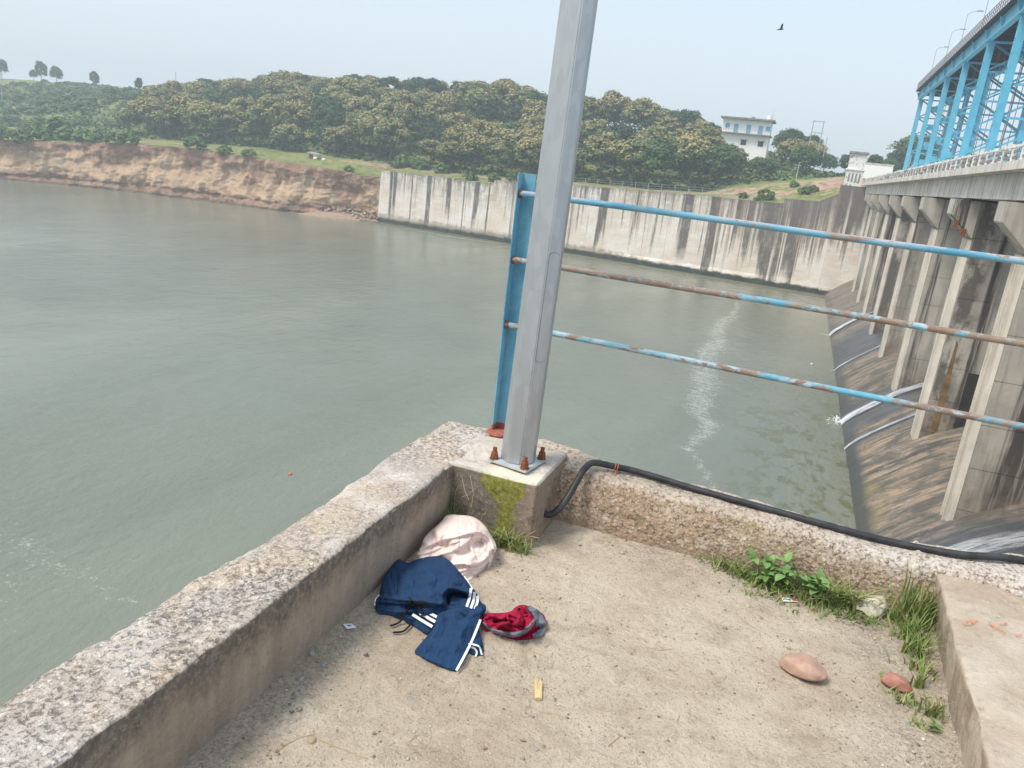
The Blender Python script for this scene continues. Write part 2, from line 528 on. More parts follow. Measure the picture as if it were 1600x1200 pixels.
c = g.mix(g.mul(g.ramp(g.math('ADD', zt, g.mul(g.noise(1.2, 5, .7), 2.2)), 1.9, 1.0), .7), c, (0.20, 0.185, 0.17))
c = g.mix(g.mul(g.ramp(g.noise(.9, 6, .8, vec=g.scaled((.4, 1, 1.5), loc=(3, 3, 1))), .56, .62), .5), c, (0.82, 0.80, 0.77))
# black weep streaks from the top, heavier near the dam, each with its own width and length
side = g.ramp(X_, -48, -2, 0.0, 1.0)
wob = g.scaled((1, 0, .015))
def streaks(sc, lo, soft, seed, lmin, lmax, col_, amt):
    global c
    s1 = g.noise(sc, 3, .6, vec=g.scaled((1, 0, .012), loc=(seed, 0, seed)))
    ln = g.ramp(g.noise(sc * .9, 2, .5, vec=g.scaled((1, 0, 0), loc=(seed * 3, 0, 1))), .32, .68, lmin, lmax)
    m_ = g.ramp(g.math('ADD', s1, g.mul(side, .10)), lo, lo + soft)
    e_ = g.ramp(g.math('SUBTRACT', ln, g.math('ADD', zt, g.mul(g.noise(.8, 4, .7), 5))), -2.5, 1.0)
    tex = g.ramp(g.noise(1.6, 6, .8, vec=g.scaled((1, 1, .22))), .30, .52, .45, 1.0)
    c = g.mix(g.mul(g.mul(m_, e_), g.mul(tex, amt)), c, col_)
streaks(.40, .565, .035, 3, 7, 20, (0.10, 0.088, 0.08), .92)
streaks(1.0, .60, .03, 11, 4, 17, (0.16, 0.13, 0.11), .8)
streaks(.9, .61, .05, 23, 3, 16, (0.30, 0.20, 0.13), .5)
dk = g.mul(g.ramp(X_, -15, 0), g.ramp(g.math('ADD', zt, g.mul(g.noise(.6, 6, .8, vec=g.scaled((1, 1, .3))), 12)), 14.0, 8.5))
c = g.mix(g.mul(dk, .72), c, (0.17, 0.155, 0.145))
tide = g.ramp(g.math('ADD', Z_, g.mul(g.mul(g.noise(0.9, 5, .75), g.ramp(X_, -40, 0, 1.6, 7.0)), 1.0)), -14.9, -15.7)
c = g.mix(g.mul(tide, .8), c, (0.17, 0.14, 0.095))
wet = g.ramp(g.math('ADD', Z_, g.mul(g.noise(0.6, 5, .75), 1.5)), -16.1, -16.45)
c = g.mix(wet, c, g.mix(g.ramp(g.noise(1.1, 3), .48, .6), (0.045, 0.05, 0.048), (0.06, 0.08, 0.04)))
M['farwall'] = g.done(c, 0.9, g.bump(g.noise(1.5, 6, .7), .5, .12), 0.15)

# dam concrete
def dam_mat(name, base, dark=.7, warm=0.0, thresh=.55):
    g = G(name)
    sv = g.scaled((1, 1, .05))
    Z_ = g.xyz()[2]
    c = g.mix(g.ramp(g.noise(.5, 5, .6), .35, .65), tuple(b * .86 for b in base), tuple(b * 1.12 for b in base))
    c = g.mix(g.mul(g.ramp(g.noise(2.2, 5, .7, vec=sv), .48, .66), .5), c, (0.21, 0.185, 0.16))
    c = g.mix(g.mul(g.ramp(g.noise(3.2, 4, .7, vec=g.scaled((1, 1, .1))), .58, .7), .55), c, (0.60, 0.57, 0.52))
    s = g.mul(g.ramp(g.noise(.6, 4, .65, vec=g.scaled((1, 1, .03), loc=(4, 9, 2))), thresh, thresh + .05), g.ramp(g.noise(3, 4, .7, vec=sv), .34, .5))
    c = g.mix(g.mul(s, dark), c, (0.065, 0.055, 0.05))
    X_, Y_, Z2 = g.xyz()
    edge_ = g.mul(g.ramp(X_, 9.75, 9.85), g.ramp(g.math('ADD', X_, g.mul(g.noise(1.5, 4, .7), 1.2)), 11.9, 11.2))
    edge_ = g.mul(edge_, g.ramp(g.noise(.21, 2, .5, vec=g.scaled((0, 1, 0), loc=(1, 3, 2))), .50, .56))
    edge_ = g.mul(edge_, g.ramp(g.noise(.5, 5, .75, vec=g.scaled((1, 1, .5))), .42, .52))
    c = g.mix(g.mul(edge_, dark * .85), c, (0.085, 0.075, 0.068))
    low = g.ramp(g.math('ADD', Z_, g.mul(g.noise(.8, 5, .7, vec=g.scaled((1, 1, .25))), 8)), -6.6, -10.0)
    c = g.mix(g.mul(low, .68 * dark), c, g.mix(g.ramp(g.noise(1.2, 4, .7), .4, .6), (0.10, 0.085, 0.072), (0.24, 0.185, 0.13)))
    c = g.mix(g.mul(g.ramp(g.noise(5, 5, .75), .58, .72), .3), c, (0.15, 0.135, 0.12))
    return g.done(c, .92, g.bump(g.noise(4, 6, .7), .4, .05), .15)
M['pier'] = dam_mat('pier_concrete', (0.50, 0.455, 0.40), .95, thresh=.565)
M['nose'] = dam_mat('lit_nose_concrete', (0.66, 0.60, 0.51), .3, thresh=.72)  # cleaner, paler copy of the pier concrete; sunlit brightness of the noses painted in
M['girder'] = dam_mat('girder_concrete', (0.68, 0.64, 0.59), .25, thresh=.68)
M['ledge'] = dam_mat('limewashed_ledge', (0.66, 0.62, 0.57), .3, thresh=.7)
g = G('railing_concrete')
n1 = g.noise(2.6, 5, .7)
c = g.mix(g.ramp(n1, .36, .50), (0.22, 0.19, 0.17), (0.78, 0.76, 0.73))
M['railconc'] = g.done(c, .9, None, .15)
M['rusty_stain'] = plain('brown_seep_stain', (0.22, 0.135, 0.06), .9, .55, 1.2)
M['darkfill'] = plain('near_black_concrete', (0.035, 0.03, 0.027), .8, .4, 2)  # near-black tone, carries the shade inside the pier opening

g = G('glacis_concrete')
X_, Y_, Z_ = g.xyz()
fl = g.scaled((.16, 1, .16))
a1 = g.noise(.55, 5, .65, vec=fl, dist=.15)
a2 = g.noise(2.2, 5, .7, vec=fl)
a3 = g.noise(7, 4, .7, vec=g.scaled((.25, 1, .25)))
blot = g.noise(.42, 6, .72, dist=.6)
c = g.cramp(a1, [(.30, (0.06, 0.06, 0.058)), (.42, (0.13, 0.12, 0.10)), (.50, (0.235, 0.185, 0.13)), (.58, (0.17, 0.145, 0.115)), (.70, (0.075, 0.073, 0.066))])
c = g.mix(g.mul(g.ramp(a2, .52, .60), g.ramp(blot, .42, .56)), c, (0.36, 0.25, 0.175))
c = g.mix(g.mul(g.ramp(a2, .47, .38), .75), c, (0.05, 0.05, 0.047))
c = g.mix(g.mul(g.ramp(blot, .50, .40), .7), c, (0.075, 0.072, 0.062))
c = g.mix(g.mul(g.ramp(a3, .57, .66), g.ramp(blot, .46, .6)), c, (0.44, 0.38, 0.32))
c = g.mix(g.mul(g.ramp(g.noise(9, 5, .8), .60, .68), .55), c, (0.52, 0.47, 0.42))
alg = g.mul(g.ramp(g.math('ADD', Z_, g.mul(g.noise(.8, 4, .6), 1.6)), -15.6, -16.6), g.ramp(g.noise(.3, 3, .6, vec=fl), .45, .58))
c = g.mix(g.mul(alg, .75), c, (0.22, 0.19, 0.07))
wet = g.ramp(g.math('ADD', Z_, g.mul(g.noise(1.5, 4, .7), .5)), -16.75, -17.2)
c = g.mix(g.mul(wet, .9), c, (0.055, 0.062, 0.062))
c = g.mix(g.mul(g.ramp(g.xyz()[1], 70, 105), .7), c, g.mix(g.ramp(a2, .4, .6), (0.10, 0.095, 0.085), (0.27, 0.23, 0.19)))
c = g.mix(g.attr('wet'), c, (0.055, 0.065, 0.075))
rg = g.ramp(g.attr('wet'), 0, 1, .75, .18)
M['glacis'] = g.done(c, rg, g.bump(g.math('ADD', a2, a3), .45, .12), .3)
g = G('rushing_water')
a = g.noise(3.0, 6, .75, vec=g.scaled((.22, 1.3, .22)))
c = g.mix(g.ramp(a, .40, .56), (0.20, 0.23, 0.24), (0.86, 0.88, 0.90))
al = g.mul(g.ramp(a, .28, .42), g.attr('dense'))
M['stream'] = g.done(c, .35, g.bump(a, .6, .05), .5, Alpha=al)
g = G('splash_foam')
M['splash'] = g.done((0.88, 0.90, 0.91), .6, None, .3)

# river water
g = G('river_water')
foam = g.attr('foam')
murk = g.attr('shoal')
n1 = g.noise(1.1, 5, .62, vec=g.scaled((1.0, .55, 1)), dist=.3)
n2 = g.noise(.32, 4, .6, vec=g.scaled((.8, .5, 1)))
n3 = g.noise(.045, 5, .6, vec=g.scaled((1, .45, 1)), dist=.8)
n4 = g.noise(4.5, 4, .65, vec=g.scaled((1.0, .6, 1)))
base = g.mix(g.ramp(n3, .35, .65), (0.138, 0.158, 0.120), (0.186, 0.202, 0.156))
base = g.mix(murk, base, (0.245, 0.235, 0.165))
grn = g.mul(g.attr('green'), g.ramp(g.noise(.75, 4, .6, vec=g.scaled((1.3, .8, 1))), .50, .60))
base = g.mix(g.mul(grn, .8), base, (0.095, 0.105, 0.035))
fn = g.math('ADD', g.mul(g.noise(1.6, 6, .8, vec=g.scaled((.6, 1.2, 1)), dist=1.2), .55), g.mul(g.noise(7.0, 4, .75, dist=.6), .45))
fm = g.ramp(g.math('ADD', fn, g.mul(foam, .20)), .63, .82)
fm = g.math('MAXIMUM', g.mul(fm, g.ramp(foam, .02, .25)), 0.0)
col = g.mix(g.mul(fm, .66), base, (0.70, 0.71, 0.69))
h = g.math('ADD', g.math('ADD', g.mul(n1, .5), g.mul(n2, .9)), g.mul(n4, .16))
M['water'] = g.done(col, g.ramp(fm, 0, 1, .10, .7), g.bump(h, g.ramp(g.noise(.07, 4, .6, vec=g.scaled((1, .5, 1), loc=(7, 2, 0)), dist=.6), .35, .65, .34, .62), .42), .5, IOR=1.33)

# soil cliff
g = G('eroded_soil')
X_, Y_, Z_ = g.xyz()
v = g.attr('down')
e1 = g.noise(.11, 6, .62, dist=.5)
e2 = g.noise(1.1, 6, .75)
e3 = g.noise(.34, 5, .7, dist=.6)
lay = g.noise(.5, 5, .7, vec=g.scaled((.35, .35, 1.3)), dist=.8)
vert = g.noise(.7, 5, .65, vec=g.scaled((1, 1, .12)))
bigc = g.noise(.045, 4, .6, vec=g.scaled((1, 1, .4)))
c = g.mix(g.ramp(g.math('ADD', g.math('ADD', v, g.mul(e1, 1.0)), g.mul(bigc, 1.3)), 1.42, 1.54), (0.32, 0.195, 0.135), (0.53, 0.375, 0.245))
c = g.mix(g.mul(g.ramp(e3, .52, .60), .55), c, (0.60, 0.44, 0.30))
c = g.mix(g.mul(g.ramp(vert, .55, .66), .45), c, (0.24, 0.145, 0.10))
c = g.mix(g.mul(g.mul(g.ramp(lay, .54, .60), g.ramp(v, .60, .78)), .7), c, (0.16, 0.09, 0.065))
c = g.mix(g.mul(g.ramp(e2, .56, .68), .45), c, (0.24, 0.155, 0.115))
toe = g.ramp(g.math('ADD', Z_, g.mul(e3, 5.0)), -12.6, -13.6)
c = g.mix(g.mul(toe, .75), c, g.mix(g.ramp(e2, .42, .58), (0.36, 0.22, 0.155), (0.17, 0.10, 0.075)))
c = g.mix(g.ramp(g.math('ADD', Z_, g.mul(e2, .8)), -17.0, -17.4), c, (0.16, 0.11, 0.08))
M['soil'] = g.done(c, .95, g.bump(g.math('ADD', g.math('ADD', e2, lay), g.mul(vert, 1.5)), .8, .5), .1)

g = G('grassy_ground')
a = g.noise(.09, 5, .65)
b = g.noise(.7, 5, .7)
c = g.mix(g.ramp(a, .35, .65), (0.145, 0.18, 0.055), (0.235, 0.245, 0.095))
c = g.mix(g.mul(g.ramp(b, .46, .66), .6), c, (0.30, 0.275, 0.125))
c = g.mix(g.mul(g.ramp(b, .50, .36), .7), c, (0.085, 0.12, 0.038))
d = g.attr('dirt')
dm = g.ramp(g.math('ADD', d, g.math('SUBTRACT', g.noise(.35, 5, .7), .5)), .42, .58)
c = g.mix(dm, c, g.mix(g.ramp(b, .4, .6), (0.27, 0.165, 0.115), (0.42, 0.315, 0.225)))
M['ground'] = g.done(c, .95, g.bump(b, .7, .4), .1)

# foliage
def leaf_mat(name, lo, hi, fl=None, trans=.12, rnd_amt=.35):
    g = G(name)
    t = g.attr('tint')
    c = g.mix(t, lo, hi)
    r = g.rnd()
    if fl is not None:
        f = g.attr('flower')
        c = g.mix(g.mul(f, g.ramp(r, .0, 1.0, .55, 1.0)), c, g.mix(t, tuple(x * .75 for x in fl), fl))
    c = g.mix(g.mul(r, rnd_amt), c, tuple((a + b) * .34 for a, b in zip(lo, hi)))
    return g.done(c, .7, None, .2, Transmission_Weight=0.0, Subsurface_Weight=0.0)
M['teak'] = leaf_mat('teak_leaves', (0.060, 0.105, 0.042), (0.135, 0.18, 0.066), (0.46, 0.37, 0.155), rnd_amt=.15)
M['darktree'] = leaf_mat('dark_tree_leaves', (0.028, 0.062, 0.026), (0.066, 0.115, 0.045))
M['midtree'] = leaf_mat('green_tree_leaves', (0.045, 0.095, 0.034), (0.10, 0.17, 0.06))
M['bush'] = leaf_mat('bush_leaves', (0.075, 0.14, 0.04), (0.16, 0.24, 0.075))
M['scrub'] = leaf_mat('scrub_leaves', (0.075, 0.135, 0.055), (0.145, 0.22, 0.09))
M['bark'] = plain('bark', (0.16, 0.125, 0.095), .9, .3, 6)
M['blade'] = leaf_mat('grass_blades', (0.12, 0.20, 0.045), (0.27, 0.36, 0.11), (0.50, 0.40, 0.22))
g = G('weed_leaf')
t = g.rnd()
c = g.mix(t, (0.10, 0.19, 0.05), (0.19, 0.32, 0.10))
c = g.mix(g.mul(g.ramp(g.noise(30, 3, .6, vec=g.obj), .4, .6), .25), c, (0.10, 0.19, 0.05))
M['weed'] = g.done(c, .5, None, .35)
M['weedstem'] = plain('weed_stem', (0.20, 0.26, 0.09), .7, .2)
M['drystalk'] = plain('dry_stalk', (0.42, 0.32, 0.18), .8, .25, 30)

# steelwork
g = G('sky_blue_steel')
n1 = g.noise(.9, 5, .6)
c = g.mix(g.ramp(n1, .35, .65), (0.095, 0.42, 0.60), (0.145, 0.50, 0.68))
c = g.mix(g.mul(g.ramp(g.noise(1.6, 4, .7, vec=g.scaled((1, 1, .3))), .60, .70), .35), c, (0.22, 0.32, 0.36))
M['steel'] = g.done(c, .5, None, .4)
M['steelshade'] = plain('shaded_blue_steel', (0.05, 0.19, 0.28), .6, .2, 2)  # darker copy of the blue steel, shade on one diagonal put into colour
M['hoistshade'] = plain('shaded_deck_underside', (0.025, 0.033, 0.045), .8, .3, 1.5)  # shade below the hoist deck put into the colour as near-black
M['rustrail'] = plain('rusty_railing', (0.20, 0.155, 0.14), .8, .3, 3)
M['lampgrey'] = plain('lamp_post_grey', (0.40, 0.41, 0.42), .6)
M['rope'] = plain('hoist_rope', (0.12, 0.11, 0.11), .7)

# house etc.
M['whitewash'] = plain('whitewash', (0.90, 0.89, 0.87), .85, .05, 1.5)
M['roofslab'] = plain('grimy_roof_slab', (0.26, 0.235, 0.225), .9, .25, 1.2)
M['bluedoor'] = plain('blue_door_paint', (0.16, 0.44, 0.60), .6, .1)
M['darkglass'] = plain('dark_opening', (0.05, 0.055, 0.06), .4)
g = G('flaking_whitewash')
n1 = g.noise(1.4, 5, .7)
c = g.mix(g.ramp(n1, .36, .46), (0.28, 0.25, 0.23), (0.80, 0.78, 0.76))
M['flaking'] = g.done(c, .9, None, .15)
M['rockpink'] = plain('pink_sandstone', (0.42, 0.275, 0.21), .9, .18, 25, 0, .15, .5)
M['rockred'] = plain('red_sandstone', (0.37, 0.18, 0.14), .9, .25, 30, 0, .15, .6)
M['rockwhite'] = plain('chalky_stone', (0.66, 0.60, 0.49), .95, .22, 18, 0, .1, .6)
M['rubble'] = plain('pale_rubble', (0.46, 0.355, 0.27), .95, .3, 2)
M['sand'] = plain('wet_sand', (0.33, 0.225, 0.155), .95, .15, 1)
M['pebble'] = plain('grey_pebble', (0.29, 0.29, 0.285), .85, .2, 80)
M['pebblebrown'] = plain('brown_pebble', (0.34, 0.26, 0.18), .85, .2, 80)
g = G('grit')
r = g.attr('tint')
M['grit'] = g.done(g.cramp(r, [(0.0, (0.15, 0.14, 0.13)), (.4, (0.30, 0.265, 0.225)), (.75, (0.46, 0.39, 0.31)), (1, (0.68, 0.64, 0.58))]), .9, None, .15)
M['straw'] = plain('straw', (0.60, 0.46, 0.24), .7, .2, 60)
M['white'] = plain('white_wrapper', (0.80, 0.80, 0.80), .5, .03)
M['redprint'] = plain('red_print', (0.60, 0.08, 0.04), .5, .1)
M['blueprint'] = plain('blue_print', (0.03, 0.14, 0.35), .5, .1)
M['yellowprint'] = plain('yellow_print', (0.65, 0.42, 0.05), .5, .1)
M['leafdry'] = plain('dry_leaf', (0.27, 0.185, 0.12), .8, .2, 60)

def cloth_mat(name, col, weave=900, var=.12, rough=.9, sheen=.3):
    g = G(name)
    n = g.noise(22, 5, .65)
    w = g.noise(weave, 2, .5)
    c = g.mix(g.ramp(n, .35, .68), tuple(x * (1 - var) for x in col), tuple(x * (1 + var) for x in col))
    c = g.mix(g.mul(g.ramp(w, .5, .7), .18), c, tuple(x * .6 for x in col))
    return g.done(c, rough, g.bump(g.math('ADD', w, g.mul(n, .6)), .25, .002), .2, Sheen_Weight=sheen)
M['pinkcloth'] = cloth_mat('pale_pink_cloth', (0.79, 0.64, 0.575), var=.03, sheen=0)
M['navy'] = cloth_mat('navy_jersey', (0.016, 0.046, 0.108), var=.12, sheen=0)
M['stripe'] = cloth_mat('white_stripe', (0.80, 0.80, 0.81), var=.03)
M['maroon'] = cloth_mat('maroon_cloth', (0.33, 0.010, 0.045), var=.15, sheen=0)
M['greytrim'] = cloth_mat('grey_trim', (0.17, 0.185, 0.22), var=.1, sheen=0)
M['cord'] = plain('black_cord', (0.012, 0.012, 0.016), .8)
M['bird'] = plain('dark_plumage', (0.06, 0.06, 0.065), .8)
M['orangebit'] = plain('orange_plastic', (0.65, 0.16, 0.06), .6)

# ================================================================== SETTING
ZW, ZF = -18.0, -1.6            # river level, platform floor (camera height is 0)

# bank line: X, Y of the upper edge, height of the edge, shift towards the river of the waterline
BANK = np.array([(-900, -330, -9.0), (-620, -170, -9.0), (-420, -30, -9.0), (-300, 62, -9.0), (-230, 112, -9.2), (-187, 140, -9.0), (-175, 148, -8.0), (-161, 154, -6.5),
                 (-145, 158, -6.1), (-127, 160.5, -6.5), (-111, 163.5, -7.0), (-98, 167, -7.8), (-95.7, 167.6, -7.6)])
WALLX = np.array([(-95.7, -6.15), (-75.4, -5.85), (-75.0, -6.1), (-65.2, -5.7), (-64.8, -5.0), (-45, -3.95), (-19, -2.95), (-4.3, -2.75), (-4.1, -1.85), (1.8, -1.65), (4.8, 0.0), (9.5, 1.2)])

def wallY(x):
    return 152.45 - (np.asarray(x, float) - 6.2) * 13.3 / 100.7

front_x = np.concatenate([BANK[:, 0], np.linspace(-94, 9.5, 60), [14, 22, 40, 80, 200, 500, 900]])
front_y = np.concatenate([BANK[:, 1], wallY(np.linspace(-94, 9.5, 60)) + 0.7, [151.5, 151.5, 153, 165, 200, 300, 420]])
_wz = np.interp(np.linspace(-94, 9.5, 60), WALLX[:, 0], WALLX[:, 1]) - 0.25
front_z = np.concatenate([BANK[:, 2], _wz, [1.6, 1.6, 1.5, 1, 0, 0, 0]])

def front(x):
    return np.interp(x, front_x, front_y), np.interp(x, front_x, front_z)

_ZB = np.array([(-900, -6), (-400, -7), (-300, -8.3), (-246, -8.0), (-219, -6.7), (-193, -6.2), (-169, -5.3), (-140, -4.7), (-106, -4.2), (-83, -4.9), (-53, -3.8), (-22, -2.9), (-11, -0.3), (5, 3.4), (20, 4.2), (60, 4), (900, 2)])
_ZC = np.array([(-900, 11), (-420, 11.6), (-353, 12.3), (-312, 11.6), (-282, 10.6), (-250, 9.0), (-231, 8.4), (-210, 10.5), (-175, 13), (-149, 14), (-116, 14.8), (-92, 15.2), (-78, 13.5), (-60, 12), (-35, 8.8), (-27, 9), (-14, 9.2), (-4, 6.5), (2, 4.5), (10, 4.2), (24, 5.5), (45, 8), (120, 6), (900, 3)])

def ground_z(x, y):
    x = np.asarray(x, float); y = np.asarray(y, float)
    fy, fz = front(x)
    zb = np.interp(x, _ZB[:, 0], _ZB[:, 1])
    zc = np.interp(x, _ZC[:, 0], _ZC[:, 1])
    t = y - fy
    base_y = np.maximum(fy + 14, 179)
    z = fz + (zb - fz) * sstep(0, 1, t / (base_y - fy))
    top_y = np.maximum(base_y + 45, np.interp(x, [-300, -250], [300, 246]))
    u = np.clip((y - base_y) / (top_y - base_y), 0, 1)
    z = z + (zc - zb) * (0.45 * u + 0.55 * u * u * (3 - 2 * u))
    z = z - np.maximum(0, y - top_y) * 0.022
    return z + 0.35 * fbm(x, y, 0, .12, 3, 4) * sstep(0.5, 6, t)

# terrain: one sheet from the bank edge over the hills
sx = np.unique(np.concatenate([np.linspace(-240, 40, 190), front_x, np.linspace(-900, -240, 26), np.linspace(40, 900, 22)]))
tt = np.concatenate([np.linspace(0, 10, 12), np.linspace(12, 150, 60), [165, 190, 230, 290, 380, 480]])
TX, TT = np.meshgrid(sx, tt, indexing='ij')
fy, fz = front(TX)
TY = fy + TT
TZ = ground_z(TX, TY)
dirt = 0.68 * sstep(-34, -20, TX) * sstep(31, 20, TT) * (.75 + .5 * fbm(TX, TY, 0, .25, 3, 77)) + 0.25 * sstep(2.0, 0.3, TT)
dirt = dirt * np.where((TX > -8) & (TT < 8), .55, 1)
roadm = np.exp(-((TT - np.interp(TX, [-110, -60, -30], [9, 11, 12])) / 2.2) ** 2) * sstep(-135, -100, TX) * 0.75
roadm2 = np.exp(-((TT - np.interp(TX, [-230, -185, -150], [26, 17, 12])) / 2.0) ** 2) * sstep(-140, -160, TX) * 0.9
dirt = np.maximum(np.maximum(dirt, roadm), roadm2)
na, nb = TX.shape
idx = np.arange(na * nb).reshape(na, nb)
F = np.stack([idx[:-1, :-1], idx[1:, :-1], idx[1:, 1:], idx[:-1, 1:]], -1).reshape(-1, 4)
np_mesh('far_bank_ground', np.stack([TX, TY, TZ], -1).reshape(-1, 3), F, M['ground'], smooth=True, kind='structure', attrs={'dirt': ('POINT', dirt.ravel())})

# eroded soil cliff under the bank edge
bx = np.concatenate([np.linspace(-900, -260, 60), np.linspace(-258, -95.2, 420)])
vv = np.linspace(0, 1, 64)
CX, CV = np.meshgrid(bx, vv, indexing='ij')
ey = np.interp(CX, BANK[:, 0], BANK[:, 1]); ez = np.interp(CX, BANK[:, 0], BANK[:, 2])
dx = np.gradient(np.interp(bx, BANK[:, 0], BANK[:, 1]), bx)
nx_, ny_ = dx / np.hypot(dx, 1), -1 / np.hypot(dx, 1)
out = np.interp(CV, [0, .05, .42, .55, .78, .82, .90, 1.0], [0, .1, .7, 1.6, 3.1, 2.9, 4.0, 4.6])
out = out * np.interp(CX, [-118, -97], [1, .35])
zz = ez + (ZW - 0.6 - ez) * CV
lump = fbm(CX * .8, zz * 1.5, ey * .3, .28, 5, 21)
gull = np.abs(fbm(CX, zz * .25, 0, .20, 4, 33))
shelf = fbm(CX * .25, zz, 0, .9, 4, 41)
amp = np.minimum(1, CV * 6) ** .7 * np.interp(CV, [.8, 1], [1, .75])
blk = np.floor(2.5 * fbm(CX * .5, zz * .35, 0, .3, 3, 55) * 2) / 2.5
d = amp * (1.3 * lump + 1.7 * (0.25 - gull) * 2 + 0.22 * shelf + .35 * blk) + .9 * sstep(.66, .80, CV) * fbm(CX, zz * 1.2, 0, .55, 4, 66) + .35 * fbm(CX, zz, 0, 1.3, 3, 68)
CY = ey + ny_[:, None] * (out + d); CXX = CX + nx_[:, None] * (out + d)
na, nb = CX.shape
idx = np.arange(na * nb).reshape(na, nb)
F = np.stack([idx[:-1, 1:], idx[1:, 1:], idx[1:, :-1], idx[:-1, :-1]], -1).reshape(-1, 4)
np_mesh('soil_cliff', np.stack([CXX, CY, zz + .15 * amp * lump], -1).reshape(-1, 3), F, M['soil'], smooth=True, kind='structure', attrs={'down': ('POINT', CV.ravel())})

# river
wx = np.concatenate([np.linspace(-940, -220, 14), np.linspace(-200, -36, 84), np.arange(-35, 8.1, .6)])
wy = np.concatenate([np.linspace(-380, 0, 10), np.arange(6, 14, 2), np.arange(15, 162, .6), np.linspace(164, 190, 8)])
WX, WY = np.meshgrid(wx, wy, indexing='ij')
fp = np.array([(45, -1.6), (48.9, -3), (52.1, -4.3), (58.8, -4.0), (61.6, -5.3), (70.2, -5.9), (81.4, -6.7), (93.1, -6.7), (100.9, -7.6), (111.2, -6.8), (128, -7.5)])
dd = np.abs(WX - np.interp(WY, fp[:, 0], fp[:, 1]) + .7 * fbm(WX, WY, 0, .25, 3, 2))
wd = np.interp(WY, [44, 50, 60, 72, 95, 110, 128], [.4, .6, 1.4, 2.0, 1.8, 1.4, .5])
foam = np.exp(-(dd / wd) ** 2) * sstep(42, 46, WY) * sstep(131, 124, WY) * .95
ln = np.abs((WY - 20.5) - (WX + 26) * -0.17 + .25 * fbm(WX, WY, 0, .5, 3, 9))
foam = np.maximum(foam, .72 * np.exp(-(ln / .42) ** 2) * sstep(-18.5, -22, WX) * sstep(-60, -38, WX))
patch = np.exp(-((WX + 27.5) / 6.0) ** 2 - ((WY - 19.5) / 5.5) ** 2)
foam = np.maximum(foam, .43 * patch)
wl = wallY(WX) - WY
strk = np.exp(-((wl - np.interp(WX, [-90, -72, -58, -20, 5], [3.5, 6.2, 3.4, 3.0, 2])) / np.interp(WX, [-90, -70, -58, -45], [.6, 2.0, .9, .35])) ** 2) * sstep(-93, -86, WX) * np.interp(WX, [-60, -50, -10], [1, .55, .1])
foam = np.maximum(foam, .75 * strk)
for fy_, s_ in ((66.5, 1.5), (109.0, 1.1), (86.5, .7), (59.3, .6), (36.8, 1.5)):
    foam = np.maximum(foam, 1.0 * np.exp(-((WX - 5.6) / (.7 * s_)) ** 2 - ((WY - fy_) / (1.0 * s_)) ** 2))
fy_b, _ = front(WX)
shoal = .9 * sstep(26, 2, fy_b - WY) * sstep(-95, -60, WX) + .75 * sstep(22, 6, fy_b - WY) * sstep(-80, -110, WX)
shoal = np.maximum(shoal, .7 * sstep(-12, 4, WX) * sstep(95, 135, WY))
green = sstep(-4, 3, WX + .06 * (WY - 45)) * sstep(85, 55, WY)
na, nb = WX.shape
idx = np.arange(na * nb).reshape(na, nb)
F = np.stack([idx[:-1, :-1], idx[1:, :-1], idx[1:, 1:], idx[:-1, 1:]], -1).reshape(-1, 4)
np_mesh('river_water', np.stack([WX, WY, np.full_like(WX, ZW)], -1).reshape(-1, 3), F, M['water'], smooth=True, kind='structure',
        attrs={'foam': ('POINT', foam.ravel()), 'shoal': ('POINT', shoal.ravel()), 'green': ('POINT', green.ravel())})

